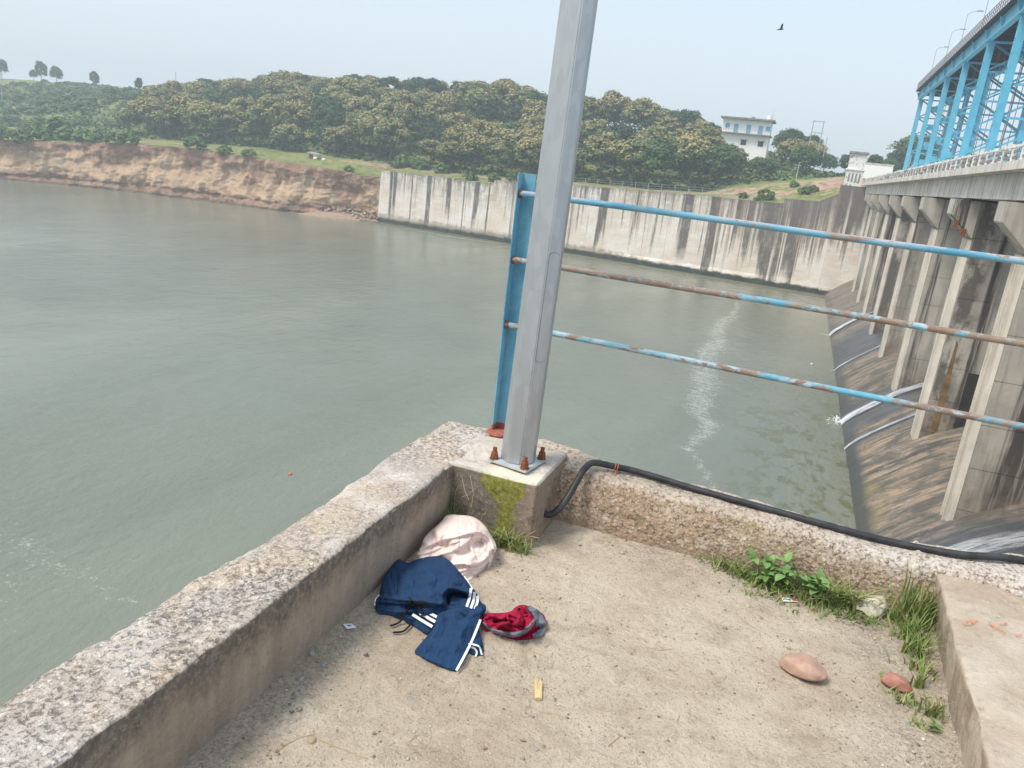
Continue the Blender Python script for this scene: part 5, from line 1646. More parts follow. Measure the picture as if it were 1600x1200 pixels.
def height_field(ctrl, ridges, noise=(.004, .05), seed=1, folds=(), crease=(0, .03)):
    """ctrl: (x,y,height) ; ridges: (polyline, width, height)"""
    C_ = np.array([(540 + x / 4.0, 760 + y / 4.0, h_) for x, y, h_ in ctrl])
    Rg = [(np.array(zz_(p)), w_ / 4.0, h_) for p, w_, h_ in ridges]
    def f(P):
        P = np.asarray(P, float)
        d2 = ((P[:, None, :] - C_[None, :, :2]) ** 2).sum(-1) + 6.0
        w_ = 1 / d2 ** 1.6
        h_ = (w_ * C_[None, :, 2]).sum(1) / w_.sum(1)
        for pl, wd_, hh in Rg:
            dd_ = seg_dist(P, pl, False)
            h_ = h_ + hh * np.exp(-(dd_ / wd_) ** 2)
        for pl, wd_, hh in folds:                  # an overlapping layer: its edge stands proud, then the cloth eases back
            d_, sg_ = signed(P, np.array(catmull(zz_(pl), 4)))
            s_ = d_ * sg_
            h_ = h_ + hh * (1 / (1 + np.exp(np.clip(s_ / (wd_ / 4.0 * .35), -30, 30)))) * np.exp(-np.maximum(0, -s_) / (wd_ * 1.6))
        h_ = h_ + noise[0] * fbm(P[:, 0], P[:, 1], 0, noise[1], 4, seed)
        if crease[0]:                              # fine sharp creases
            for k in (0, 1):
                q_ = fbm(P[:, 0] * (1 + .5 * k), P[:, 1] * (1.4 - .5 * k), 0, crease[1] * (1 + .7 * k), 2, seed + 40 + k)
                h_ = h_ + crease[0] * (np.clip(np.abs(q_) * 5, 0, 1) ** .6 - .7)
        return h_
    return f
def garment(name, outline, hf, mat, parent=None, step=1.7, edge=6.0, edge_h=.012, lift=0.0, smooth_it=2, thick=True, raw=False):
    O = chaikin(zz_(outline) if not raw else outline, smooth_it)
    L = np.concatenate([[0], np.cumsum(np.linalg.norm(np.diff(np.vstack([O, O[:1]]), axis=0), axis=1))])
    q = np.linspace(0, L[-1], max(12, int(L[-1] / step)), endpoint=False)
    Oc = np.vstack([O, O[:1]])
    B_ = np.stack([np.interp(q, L, Oc[:, 0]), np.interp(q, L, Oc[:, 1])], 1)
    lo, hi = B_.min(0), B_.max(0)
    gx_, gy_ = np.meshgrid(np.arange(lo[0], hi[0], step), np.arange(lo[1], hi[1], step * .87), indexing='ij')
    gx_ = gx_ + (np.arange(gx_.shape[1])[None, :] % 2) * step / 2
    Q = np.stack([gx_.ravel(), gy_.ravel()], 1)
    # inside test
    ins = np.zeros(len(Q), bool)
    A, Bq = B_, np.roll(B_, -1, 0)
    for a, c_ in zip(A, Bq):
        cond = ((a[1] > Q[:, 1]) != (c_[1] > Q[:, 1]))
        with np.errstate(divide='ignore', invalid='ignore'):
            xi = (c_[0] - a[0]) * (Q[:, 1] - a[1]) / (c_[1] - a[1] + 1e-12) + a[0]
        ins ^= cond & (Q[:, 0] < xi)
    Q = Q[ins]
    if len(Q):
        Q = Q[seg_dist(Q, B_) > step * .55]
    pts_ = [Vector(p) for p in np.vstack([B_, Q])]
    nb_ = len(B_)
    vo, ed, fa = geometry.delaunay_2d_cdt(pts_, [(i, (i + 1) % nb_) for i in range(nb_)], [], 1, 1e-6)[:3]
    P2 = np.array([v[:] for v in vo])
    dB = seg_dist(P2, B_)
    hgt = hf(P2) + lift - edge_h * np.exp(-dB / edge)
    hgt = np.maximum(hgt, .003)
    V = np.array([atz(p[0], p[1], ZF + h_) for p, h_ in zip(P2, hgt)])
    F_ = [tuple(f) for f in fa]
    bidx = [int(np.argmin(((P2 - bpt) ** 2).sum(1))) for bpt in B_]
    if thick:                                    # hem and hidden side, down to whatever lies beneath
        c2 = V[:, :2].mean(0)
        n0_ = len(V)
        low = V[bidx].copy()
        drop = np.minimum(low[:, 2] - (ZF - .004), 9)
        low[:, 2] = ZF - .004 if lift == 0 else low[:, 2] - .012
        low[:, :2] += (c2 - low[:, :2]) * .05
        V = np.vstack([V, low])
        for i in range(nb_):
            j = (i + 1) % nb_
            F_.append((bidx[j], bidx[i], n0_ + i, n0_ + j))
    me = bpy.data.meshes.new(name)
    off = np.array(wloc(parent)) if parent is not None else np.zeros(3)
    me.from_pydata([tuple(v - off) for v in V], [], F_)
    bm = bmesh.new(); bm.from_mesh(me)
    bmesh.ops.recalc_face_normals(bm, faces=bm.faces)
    bm.to_mesh(me); bm.free()
    return link(name, me, mat, parent, True)

# pale pink cloth, rolled into a bundle against the corner
spiral = []
for k in range(40):
    a = -2.2 + k * .33
    r_ = 66 * (1 - k / 46.0)
    spiral.append((842 + r_ * math.cos(a), 372 + r_ * math.sin(a) * .95))
pink_h = height_field([(x_q, y_q, h_q * .78) for x_q, y_q, h_q in [(395, 470, .03), (470, 400, .085), (490, 315, .12), (620, 178, .16), (720, 182, .165), (860, 235, .15), (945, 370, .085), (925, 440, .05), (870, 500, .03), (780, 580, .008), (720, 520, .04), (640, 500, .05),
                       (600, 270, .165), (720, 255, .185), (800, 260, .175), (700, 330, .145), (840, 375, .095), (620, 400, .10), (760, 440, .085), (820, 520, .03), (560, 450, .07)]],
                      [([(862, 302), (910, 340), (940, 372)], 12, .006), ([(690, 492), (780, 490), (860, 455), (905, 400)], 14, .008)], (.0022, .03), 5, crease=(.0055, .020),
                      folds=[([(458, 400), (590, 346), (700, 318), (800, 293), (856, 297), (898, 332), (918, 385)], 6, .018), ([(590, 432), (700, 396), (780, 342), (840, 322), (888, 350), (892, 400)], 5, .013),
                             ([(806, 418), (794, 372), (818, 342), (858, 348), (866, 384)], 5, .012), ([(640, 502), (720, 488), (800, 500), (870, 466), (914, 412)], 5, .016), ([(690, 545), (760, 524), (830, 518), (872, 492)], 5, .012),
                             ([(470, 428), (540, 410), (610, 378), (690, 352)], 5, .010)])
pink = garment('pink_cloth', [(395, 468), (470, 392), (488, 312), (600, 222), (628, 173), (720, 178), (800, 186), (862, 230), (902, 292), (950, 370), (932, 432), (882, 492), (822, 540), (782, 584), (740, 600), (690, 570), (640, 520), (520, 520)],
               pink_h, M['pinkcloth'], step=1.3, edge=5, edge_h=.014)
tag(pink, 'pale pink cloth rolled into a loose bundle in the parapet corner', 'cloth')

# navy track trousers with white side stripes
trou = thing('navy_trousers', tuple(atz(672, 955, ZF)), 'crumpled navy track trousers with white side stripes and a black drawstring', 'trousers')
navy_h = height_field([(330, 445, .05), (390, 470, .055), (560, 435, .075), (640, 455, .085), (690, 515, .08), (745, 575, .065), (800, 640, .055), (835, 700, .045), (880, 765, .035), (840, 800, .035), (600, 800, .045), (400, 800, .03),
                       (250, 790, .016), (185, 765, .014), (190, 705, .03), (230, 600, .05), (300, 500, .055), (420, 560, .085), (540, 560, .10), (640, 600, .09), (380, 680, .07), (520, 690, .075), (680, 690, .05), (760, 760, .045)],
                      [([(610, 720), (600, 670), (640, 635), (720, 650), (790, 672)], 16, .020), ([(640, 735), (635, 690), (670, 665), (760, 690)], 12, -.022), ([(445, 470), (432, 560), (435, 650)], 5, -.004),
                       ([(320, 540), (335, 610), (325, 680)], 9, -.010), ([(260, 560), (280, 640), (300, 690)], 12, .008), ([(215, 690), (330, 705), (470, 715), (600, 735)], 12, .012), ([(210, 730), (330, 742), (480, 745), (580, 750)], 7, -.009),
                       ([(200, 765), (320, 785), (430, 778)], 10, .007), ([(430, 470), (520, 520), (600, 560), (700, 600)], 26, .008), ([(690, 560), (740, 610), (770, 660)], 10, .006), ([(740, 820), (790, 815), (840, 790)], 8, -.008)], (.0045, .085), 15, crease=(.0035, .022),
                      folds=[([(600, 735), (606, 690), (640, 650), (700, 645), (790, 668)], 9, .012), ([(200, 725), (300, 740), (420, 742), (560, 752), (640, 745)], 8, .010), ([(330, 690), (318, 620), (330, 550)], 7, .008), ([(470, 715), (540, 690), (600, 640)], 9, .006), ([(690, 812), (760, 800), (840, 782)], 8, .008), ([(250, 700), (262, 640), (290, 590)], 6, .006), ([(395, 480), (410, 540), (400, 620)], 8, -.005)])
garment('hip_panel', [(325, 442), (360, 470), (395, 480), (440, 455), (560, 430), (640, 450), (690, 508), (742, 568), (792, 630), (832, 690), (846, 728), (878, 742), (880, 780), (845, 808), (760, 830), (640, 812), (575, 802), (470, 795), (380, 802), (300, 802), (215, 794), (185, 775), (180, 715), (214, 672), (222, 605), (250, 545), (292, 492)],
        navy_h, M['navy'], trou, step=1.5, edge=4, edge_h=.010)
leg_h = height_field([(560, 800, .055), (700, 770, .06), (860, 760, .05), (840, 830, .035), (790, 960, .022), (740, 1060, .018), (690, 1150, .010), (640, 1140, .012), (560, 1095, .016), (425, 1040, .008), (470, 975, .02), (540, 890, .035), (620, 950, .035), (680, 880, .045)],
                     [([(600, 830), (560, 920), (500, 1020)], 22, .008), ([(800, 800), (740, 900), (680, 1040)], 20, .007), ([(700, 790), (780, 830)], 9, -.008), ([(640, 870), (600, 960), (590, 1060)], 16, -.004)], (.004, .09), 25, crease=(.0025, .022), folds=[([(690, 800), (640, 880), (590, 980), (560, 1080)], 9, .006), ([(850, 770), (780, 800), (720, 860)], 8, .007), ([(760, 900), (720, 980), (690, 1080)], 8, .004)])
garment('near_leg', [(575, 790), (650, 760), (760, 752), (868, 740), (850, 805), (838, 845), (792, 958), (742, 1062), (698, 1158), (640, 1142), (560, 1102), (480, 1066), (418, 1042), (468, 982), (540, 902), (562, 850)], leg_h, M['navy'], trou, step=1.5, edge=3, edge_h=.006, lift=.004)
far_h = height_field([(300, 800, .018), (400, 795, .028), (575, 805, .04), (540, 900, .022), (440, 870, .016), (340, 820, .010)], [([(340, 800), (470, 850), (540, 880)], 12, .006)], (.003, .05), 35)
garment('far_leg', [(300, 792), (400, 785), (590, 795), (575, 860), (530, 925), (440, 872), (345, 822)], far_h, M['navy'], trou, step=1.6, edge=3, edge_h=.008)
cuff_h = height_field([(820, 890, .025), (845, 950, .022), (868, 1020, .012), (820, 1066, .006), (770, 1030, .012), (765, 970, .022), (815, 980, .03)], [([(770, 990), (830, 1010), (850, 1050)], 9, .005)], (.003, .05), 45)
garment('leg_cuff', [(800, 900), (838, 892), (848, 950), (868, 1022), (858, 1050), (818, 1068), (768, 1032), (755, 985), (770, 940)], cuff_h, M['navy'], trou, step=1.5, edge=3, edge_h=.006)
def strip_on(name, line, w_, hf, lift, mat=M['stripe'], n_=26):
    P = np.array(catmull([(540 + x / 4.0, 760 + y / 4.0) for x, y in line], 6))
    T = np.gradient(P, axis=0); T /= np.linalg.norm(T, axis=1)[:, None]
    Nn = np.stack([-T[:, 1], T[:, 0]], 1) * w_ / 8.0
    rows_ = [P - Nn, P - Nn * .33, P + Nn * .33, P + Nn]
    Q = np.stack(rows_, 1).reshape(-1, 2)
    h_ = np.maximum(hf(Q), .003) + lift
    V = np.array([atz(p[0], p[1], ZF + z) for p, z in zip(Q, h_)])
    return np_mesh(name, V, grid_faces(len(P), 4), mat, trou, smooth=True)
for ln_ in ([(784, 636), (776, 690), (757, 752)], [(806, 662), (800, 712), (782, 762)], [(822, 684), (824, 718), (808, 766)]):
    strip_on('stripe', ln_, 17, navy_h, .0035)
for ln_ in ([(418, 800), (478, 838), (542, 876)], [(464, 790), (510, 818), (560, 846)], [(508, 784), (545, 802), (580, 820)]):
    strip_on('stripe', ln_, 19, far_h, .010)
strip_on('piping', [(843, 832), (800, 940), (752, 1040), (692, 1150)], 15, leg_h, .0065)
strip_on('piping', [(742, 562), (772, 604), (794, 642)], 7, navy_h, .003)
strip_on('piping', [(212, 676), (186, 708), (182, 745)], 7, navy_h, .004)
for ln_ in ([(766, 980), (808, 990), (836, 1004), (852, 1052)], [(778, 1004), (805, 1012), (820, 1035), (812, 1062)]):
    strip_on('stripe', ln_, 11, cuff_h, .0035)
def cord_on(line, hf, rad=.0034):
    P = catmull([(540 + x / 4.0, 760 + y / 4.0) for x, y in line], 7)
    h_ = np.maximum(hf(np.array(P)), .002)
    V = [atz(p[0], p[1], ZF + z + rad * 1.5) for p, z in zip(P, h_)]
    return MB().tube(V, rad, 8).build('drawstring', M['cord'], trou, smooth=True)
def fall(P):
    P = np.asarray(P); zy = (P[:, 1] - 760) * 4
    return np.where(zy < 800, np.maximum(navy_h(P), .02), np.interp(zy, [800, 850], [.03, .003]))
cord_on([(402, 720), (388, 760), (368, 800), (345, 840), (310, 862), (280, 870)], fall)
cord_on([(430, 740), (470, 775), (476, 815), (440, 840), (400, 870), (360, 905), (296, 914)], fall)
cord_on([(405, 745), (440, 722), (500, 722), (520, 740), (470, 752), (430, 738), (385, 728)], fall)
cord_on([(420, 742), (408, 716), (398, 692)], fall, .0028)

# maroon and grey bundle
mar_h = height_field([(850, 800, .02), (950, 792, .045), (1045, 782, .06), (1110, 742, .075), (1150, 760, .065), (1240, 830, .035), (1240, 900, .012), (1190, 942, .006), (1110, 960, .004), (1020, 948, .005), (920, 905, .010), (1000, 840, .055), (1090, 850, .06), (1150, 840, .05), (940, 840, .035), (1060, 905, .035)],
                     [([(900, 805), (960, 830), (1010, 810), (1020, 850), (960, 870)], 11, .018), ([(930, 850), (990, 835), (1040, 850)], 8, -.018), ([(1050, 775), (1080, 820), (1070, 870)], 12, .018), ([(1090, 770), (1120, 830), (1110, 880)], 9, -.016),
                      ([(1120, 760), (1150, 810), (1160, 850)], 10, .014), ([(1000, 880), (1080, 895), (1150, 870)], 9, .010), ([(870, 850), (940, 900), (1050, 930), (1130, 900), (1185, 835)], 13, .014), ([(960, 930), (1050, 950), (1130, 930), (1200, 880)], 8, -.012)], (.006, .10), 55, crease=(.006, .045), folds=[([(880, 830), (930, 815), (985, 840), (1010, 800), (1060, 820)], 5, .016), ([(960, 880), (1000, 850), (1050, 870), (1100, 850)], 5, .014), ([(1060, 770), (1085, 810), (1075, 850), (1110, 880)], 5, .015), ([(1110, 760), (1140, 800), (1130, 850)], 5, .012), ([(900, 800), (915, 850), (960, 865)], 5, .012)])
mb_ = thing('maroon_garment', tuple(atz(803, 985, ZF)), 'small crumpled maroon garment with grey trim beside the navy trousers', 'garment')
garment('body', [(850, 803), (880, 790), (950, 792), (1038, 784), (1058, 752), (1108, 736), (1150, 750), (1200, 772), (1242, 802), (1254, 842), (1240, 902), (1190, 948), (1112, 964), (1020, 952), (930, 912), (880, 872), (852, 838)], mar_h, M['maroon'], mb_, step=1.15, edge=4, edge_h=.010)
def band_on(name, line, w_, hf, lift, par):
    P = np.array(catmull([(540 + x / 4.0, 760 + y / 4.0) for x, y in line], 8))
    T = np.gradient(P, axis=0); T /= np.linalg.norm(T, axis=1)[:, None]
    Nn = np.stack([-T[:, 1], T[:, 0]], 1)
    ww = np.interp(np.arange(len(P)), np.linspace(0, len(P) - 1, len(w_)), w_) / 8.0
    cols = np.linspace(-1, 1, 9)
    Q = np.stack([P + Nn * (ww * c_)[:, None] for c_ in cols], 1).reshape(-1, 2)
    h_ = np.maximum(hf(Q), .003) + lift + .002 * (1 - np.tile(np.abs(cols), len(P)))
    V = np.array([atz(p[0], p[1], ZF + z) for p, z in zip(Q, h_)])
    return np_mesh(name, V, grid_faces(len(P), 9), M['greytrim'], par, smooth=True)
band_on('trim', [(856, 848), (900, 888), (960, 912), (1040, 928), (1105, 912), (1150, 878), (1182, 832)], [8, 18, 26, 34, 32, 26, 16], mar_h, .004, mb_)
band_on('trim', [(1140, 752), (1185, 785), (1212, 830), (1215, 880)], [20, 44, 54, 44], mar_h, .004, mb_)
band_on('trim', [(1232, 830), (1238, 870), (1215, 915), (1170, 935)], [20, 30, 40, 22], mar_h, .0035, mb_)

# ================================================================== SMALL THINGS ON THE FLOOR
def rock(name, px, py, r_, mat, lab, cat, seed, sq, amp=.3, grp=None, sink=.3, rot=None):
    p = atz(px, py, ZF)
    V, Fc = rock_raw((0, 0, 0), r_, seed, 4, sq, amp)
    if cat == 'stone':
        r3 = np.random.default_rng(seed)
        for k in range(9):
            n_ = r3.normal(0, 1, 3); n_[2] = abs(n_[2]) * .9; n_ /= np.linalg.norm(n_)
            dd_ = V @ n_; lim_ = dd_.max() * r3.uniform(.70, .88); ex_ = np.maximum(0, dd_ - lim_)
            V = V - n_[None, :] * (ex_ * .88)[:, None]
        V = V * (1 + .035 * fbm(V[:, 0] / r_, V[:, 1] / r_, V[:, 2] / r_, 5, 4, seed + 3))[:, None]
    if rot is not None:
        a = R(rot) - seed * 1.7
        V = np.stack([V[:, 0] * math.cos(a) - V[:, 1] * math.sin(a), V[:, 0] * math.sin(a) + V[:, 1] * math.cos(a), V[:, 2]], 1)
    V[:, 2] -= V[:, 2].min() * (1 - sink)
    V = V + np.array([p[0], p[1], ZF - .002])
    o = np_mesh(name, V, Fc, mat, smooth=True)
    return tag(o, lab, cat, grp)
rock('stone', 1250, 1050, .086, M['rockpink'], 'smooth oval pinkish stone alone on the dusty floor', 'stone', 4, (1.0, .70, .38), .20, 'loose stones on the floor', .12, -32)
rock('stone', 1399, 1074, .050, M['rockred'], 'angular reddish stone near the grass by the raised slab', 'stone', 9, (1.0, .78, .62), .34, 'loose stones on the floor', .15, -28)
rock('stone', 1363, 957, .074, M['rockwhite'], 'chalky white stone beside the grass at the parapet foot', 'stone', 13, (1.0, .70, .62), .5, 'loose stones on the floor', .15, 20)
for i, (px, py, r_, mt, lab) in enumerate(((487, 1022, .018, 'pebble', 'grey pebble by the left parapet foot, largest of its row'), (471, 1061, .014, 'pebble', 'grey pebble below the largest one by the left parapet'), (463, 1085, .014, 'pebble', 'grey pebble third in the row by the left parapet'),
                                            (434, 1098, .015, 'pebblebrown', 'brown ring-shaped pebble near the left parapet'), (640, 1093, .013, 'pebble', 'lone pale grey pebble in the middle of the floor'), (505, 1040, .012, 'pebble', 'small grey pebble between the row and the trousers'),
                                            (800, 1087, .012, 'pebblebrown', 'dark pebble left of the straw bundle'), (1108, 1052, .016, 'pebblebrown', 'flat square-edged brown pebble left of the oval stone'), (838, 1172, .012, 'pebble', 'blue grey pebble near the lower middle edge'), (487, 1158, .018, 'pebblebrown', 'flat earthy lump near the lower left corner of the floor'),
                                            (1303, 1036, .010, 'pebblebrown', 'tiny pebble just right of the oval stone'), (1233, 1013, .010, 'pebblebrown', 'tiny pebble above the oval stone'))):
    rock('pebble', px, py, r_ * .8, M[mt], lab, 'pebble', 20 + i, (1, .75, .5), .4, 'pebbles on the floor')

# straw bundle
p = atz(840, 1078, ZF)
sb = thing('straw_bundle', tuple(p), 'short broken bundle of yellow straw lying on the floor', 'straw')
dirv = atz(840, 1056, ZF) - atz(841, 1093, ZF); dirv = dirv / np.linalg.norm(dirv)
side = np.array([dirv[1], -dirv[0], 0])
for k in range(9):
    o_ = (k - 4) * .0017
    s_ = p + side * o_ * (1 + .2 * (k % 3)) - dirv * .052 + np.array([0, 0, .007 + .003 * (k % 2)])
    e_ = p + side * (o_ * 1.9) + dirv * (.020 + .03 * ((k * 7) % 5) / 5) + np.array([0, 0, .007 + .004 * (k % 3)])
    MB().tube([s_, (s_ + e_) / 2 + side * o_ * -.3, e_], [.0036, .0032, .0016], 6).build('stalk', M['straw'], sb)

# scraps of packaging
def scrap(name, quad, mat, lab, marks=()):
    P = [atz(x, y, ZF + .006) for x, y in quad]
    t = thing(name, tuple(np.mean(P, 0)), lab, 'wrapper', 'scraps of packaging')
    b_ = MB()
    up_ = [(0, 0, .000), (0, 0, .004), (0, 0, .006), (0, 0, .002)]
    Vt = [np.array(p_) + np.array(u_) for p_, u_ in zip(P, up_)]
    b_.add([tuple(v) for v in Vt] + [tuple(v - np.array([0, 0, .0025])) for v in Vt], [(0, 1, 2, 3), (7, 6, 5, 4), (0, 4, 5, 1), (1, 5, 6, 2), (2, 6, 7, 3), (3, 7, 4, 0)])
    b_.build('paper', mat, t)
    for (u0, u1, v0, v1, mm) in marks:
        def bl(u, v): return (1 - u) * (1 - v) * Vt[0] + u * (1 - v) * Vt[1] + u * v * Vt[2] + (1 - u) * v * Vt[3] + np.array([0, 0, .0012])
        MB().add([tuple(bl(u0, v0)), tuple(bl(u1, v0)), tuple(bl(u1, v1)), tuple(bl(u0, v1))], [(0, 1, 2, 3)]).build('print', M[mm], t)
    return t
scrap('wrapper', [(536, 975), (549, 976), (557, 982), (542, 983)], M['white'], 'small white paper scrap beside the left parapet foot', [(.3, .7, .35, .6, 'blueprint')])
scrap('wrapper', [(1221, 933), (1240, 936), (1247, 942), (1222, 940)], M['white'], 'white and red scrap in front of the weeds', [(.7, .98, .1, .9, 'redprint'), (.1, .6, .4, .6, 'blueprint')])
scrap('wrapper', [(1401, 955), (1414, 957), (1414, 968), (1400, 966)], M['white'], 'tiny printed packet with blue end in the grass by the white stone', [(.05, .95, .72, .98, 'blueprint'), (.1, .9, .3, .45, 'yellowprint'), (.1, .5, .08, .2, 'blueprint')])

# grit and gravel strewn over the floor
pts, fcs, tin, n0 = [], [], [], 0
octv = np.array([(1, 0, 0), (-1, 0, 0), (0, 1, 0), (0, -1, 0), (0, 0, 1), (0, 0, -1)], float)
octf = np.array([(0, 2, 4), (2, 1, 4), (1, 3, 4), (3, 0, 4), (2, 0, 5), (1, 2, 5), (3, 1, 5), (0, 3, 5)])
N = 16000
xs = nrng.uniform(-1.2, .85, N); ys = nrng.uniform(.9, 3.19, N)
keepw = .25 + .75 * np.maximum.reduce([sstep(.4, 0, 3.19 - ys), sstep(.35, 0, xs + 1.2), sstep(.25, .7, xs)]) + .4 * (fbm(xs, ys, 0, 2.5, 3, 90) > .1)
m = nrng.random(N) < keepw
xs, ys = xs[m], ys[m]
sz = np.exp(nrng.normal(math.log(.0019), .55, len(xs)))
fzv = floor_z(xs, ys)
for i in range(len(xs)):
    V = octv * sz[i] * nrng.uniform(.6, 1.25, (6, 1)) * np.array([1, 1, .7])
    a = nrng.uniform(0, 6.28)
    V = np.stack([V[:, 0] * math.cos(a) - V[:, 1] * math.sin(a), V[:, 0] * math.sin(a) + V[:, 1] * math.cos(a), V[:, 2]], 1) + np.array([xs[i], ys[i], fzv[i] + sz[i] * .25])
    pts.append(V); fcs.append(octf + n0); n0 += 6
    tin += [nrng.random()] * 8
np_mesh('gravel', np.concatenate(pts), np.concatenate(fcs), M['grit'], attrs={'tint': ('FACE', tin)}, kind='stuff')
# dry twigs and leaf crumbs
tw = MB()
def on_floor(x, y, up_=.003):
    p_ = atz(x, y, ZF); return (p_[0], p_[1], float(floor_z(p_[0], p_[1])) + up_)
for ln_ in ([(432, 1177), (450, 1163), (472, 1153), (493, 1148)], [(500, 1158), (535, 1172), (560, 1183), (575, 1188)], [(842, 1113), (860, 1116), (880, 1120)], [(925, 845), (945, 848), (955, 846)],
            [(1010, 1010), (1030, 1016), (1052, 1014)], [(640, 1160), (655, 1150), (668, 1152)], [(950, 1165), (970, 1150), (985, 1152)]):
    tw.tube([on_floor(*q_, .001) for q_ in ln_], .0012, 5)
for i in range(90):
    x, y = rng.uniform(430, 1450), rng.uniform(880, 1195)
    p_ = atz(x, y, ZF)
    if not (-1.18 < p_[0] < .72 and p_[1] < 3.15): continue
    a = rng.uniform(0, 6.28); l_ = rng.uniform(.006, .02)
    q_ = np.array(on_floor(x, y)); d_ = np.array([math.cos(a) * l_, math.sin(a) * l_, 0])
    tw.tube([q_ - d_, q_ + np.array([0, 0, .001]), q_ + d_], .0009, 4)
tw.build('dry_twigs', M['drystalk'], None, kind='stuff')
lf = MB()
for i in range(55):
    x, y = rng.uniform(430, 1450), rng.uniform(890, 1195)
    p_ = atz(x, y, ZF)
    if not (-1.18 < p_[0] < .72 and p_[1] < 3.15): continue
    q_ = np.array(on_floor(x, y, .002)); a = rng.uniform(0, 6.28); l_ = rng.uniform(.004, .011)
    u = np.array([math.cos(a), math.sin(a), 0]) * l_; v = np.array([-math.sin(a), math.cos(a), 0]) * l_ * .5
    lf.add([q_ - u, q_ - v + np.array([0, 0, .003]), q_ + u + np.array([0, 0, .002]), q_ + v + np.array([0, 0, .004])], [(0, 1, 2, 3)])
lf.build('leaf_crumbs', M['leafdry'], None, kind='stuff')

# grass along the foot of the parapet, the slab and the corner block
def blades(spots, seed, name, dry=.2):
    r = np.random.default_rng(seed)
    Vs, Fs, T, Fl, n_ = [], [], [], [], 0
    for (x, y, z, cnt, spread, hgt, lean) in spots:
        for k in range(int(cnt * 1.45)):
            bx_, by_ = x + r.normal(0, spread), y + r.normal(0, spread * .6)
            by_ = min(by_, 3.19)
            a = r.uniform(0, 6.28)
            h_ = hgt * r.uniform(.45, 1.25); w_ = r.uniform(.0022, .0048)
            bend = lean * h_ * r.uniform(.3, 1.4)
            d_ = np.array([math.cos(a), math.sin(a), 0]); s_ = np.array([-d_[1], d_[0], 0]) * w_
            if by_ + d_[1] * bend > 3.2: d_[1] = -abs(d_[1])
            base_ = np.array([bx_, by_, z])
            pr = []
            for t in (0, .35, .7, 1):
                c_ = base_ + d_ * bend * t ** 1.8 + np.array([0, 0, h_ * (t - .25 * t * t * lean)])
                wv = s_ * (1 - t) ** .7 if t < 1 else s_ * .05
                pr += [c_ - wv, c_ + wv]
            Vs += pr
            for q_ in range(3):
                Fs.append((n_ + q_ * 2, n_ + q_ * 2 + 1, n_ + q_ * 2 + 3, n_ + q_ * 2 + 2))
                T.append(r.random())
                Fl.append(1.0 if k % max(2, int(1 / dry)) == 0 else 0.0)
            n_ += 8
    return np_mesh(name, np.array(Vs), np.array(Fs), M['blade'], attrs={'tint': ('FACE', T), 'flower': ('FACE', Fl)}, kind='stuff')
def gsp(px, py, cnt, spread, hgt, lean, z=ZF):
    p_ = atz(px, py, z)
    return (p_[0], min(p_[1], 3.175), z - .003, cnt, spread, hgt, lean)
spots = [gsp(1090, 872, 12, .03, .05, .8), gsp(1128, 888, 34, .035, .07, .8), (.02, 3.14, ZF, 55, .05, .075, .9), (.10, 3.12, ZF, 90, .05, .08, .9), (.20, 3.10, ZF, 90, .05, .085, .9), (.30, 3.10, ZF, 80, .05, .09, .9), (.40, 3.10, ZF, 95, .05, .12, 1.0), (.48, 3.12, ZF, 70, .04, .14, 1.0), (.17, 3.04, ZF, 45, .06, .045, 1.0), (.36, 3.03, ZF, 45, .06, .05, 1.0),
         gsp(1345, 970, 60, .045, .045, 1.1), gsp(1310, 965, 20, .03, .035, 1.0), gsp(1408, 975, 60, .035, .07, .8), gsp(1440, 965, 80, .035, .12, .5), (.70, 3.10, ZF, 110, .035, .16, .5), (.73, 3.15, ZF, 60, .025, .20, .4), (.69, 2.98, ZF, 80, .03, .12, .6), (.70, 2.88, ZF, 50, .025, .09, .7), (.69, 2.78, ZF, 35, .03, .07, .8), (.68, 2.66, ZF, 18, .015, .11, .6), (.64, 2.56, ZF, 50, .04, .04, 1.0), (.70, 2.52, ZF, 24, .015, .09, .5), (.60, 2.66, ZF, 18, .03, .03, 1.0), (.665, 2.44, ZF, 22, .02, .03, 1.0), gsp(1240, 955, 6, .015, .03, .9), gsp(1210, 932, 10, .02, .03, .9)]
blades(spots, 7, 'grass', .25)
spots = [(-1.19, 2.86, ZF, 30, .016, .17, .35), (-1.17, 2.80, ZF, 36, .022, .11, .6), (-1.10, 2.845, ZF, 40, .04, .06, .8), (-.97, 2.84, ZF, 55, .04, .09, .9), (-.91, 2.835, ZF, 60, .035, .10, .9), (-.86, 2.82, ZF, 28, .03, .07, 1.0)]
blades(spots, 8, 'grass', .35)
ds_ = MB()
for (x0_, z0_, x1_, z1_, x2_, z2_) in ((-1.17, -1.34, -1.14, -1.40, -1.115, -1.43), (-1.13, -1.33, -1.10, -1.40, -1.10, -1.46), (-1.16, -1.44, -1.12, -1.41, -1.09, -1.37), (-1.19, -1.50, -1.185, -1.42, -1.17, -1.38), (-1.06, -1.53, -1.05, -1.49, -1.03, -1.47), (-.87, -1.56, -.82, -1.525, -.78, -1.52), (-.90, -1.57, -.84, -1.53, -.80, -1.49)):
    ds_.tube([(x0_, 2.862, z0_), (x1_, 2.845, z1_), (x2_, 2.835, z2_)], .0014, 5)
ds_.build('dry_stalks', M['drystalk'], None, kind='stuff')
tb = MB()
for (px, py, hh) in ((1408, 905, .17),):
    p_ = np.array((.66, 3.17, -1.52))
    for k in range(3):
        a = np.array([.012 * k, 0, 0])
        tb.tube([p_ + a, p_ + a + np.array([-.004, -.02, .09]), p_ + a + np.array([-.02 + .01 * k, -.025, .17 - .03 * k])], [.003, .0025, .0008], 5)
tag(tb.build('tall_grass_stem', M['blade']), 'tall grass stem rising across the black cable', 'grass stem')

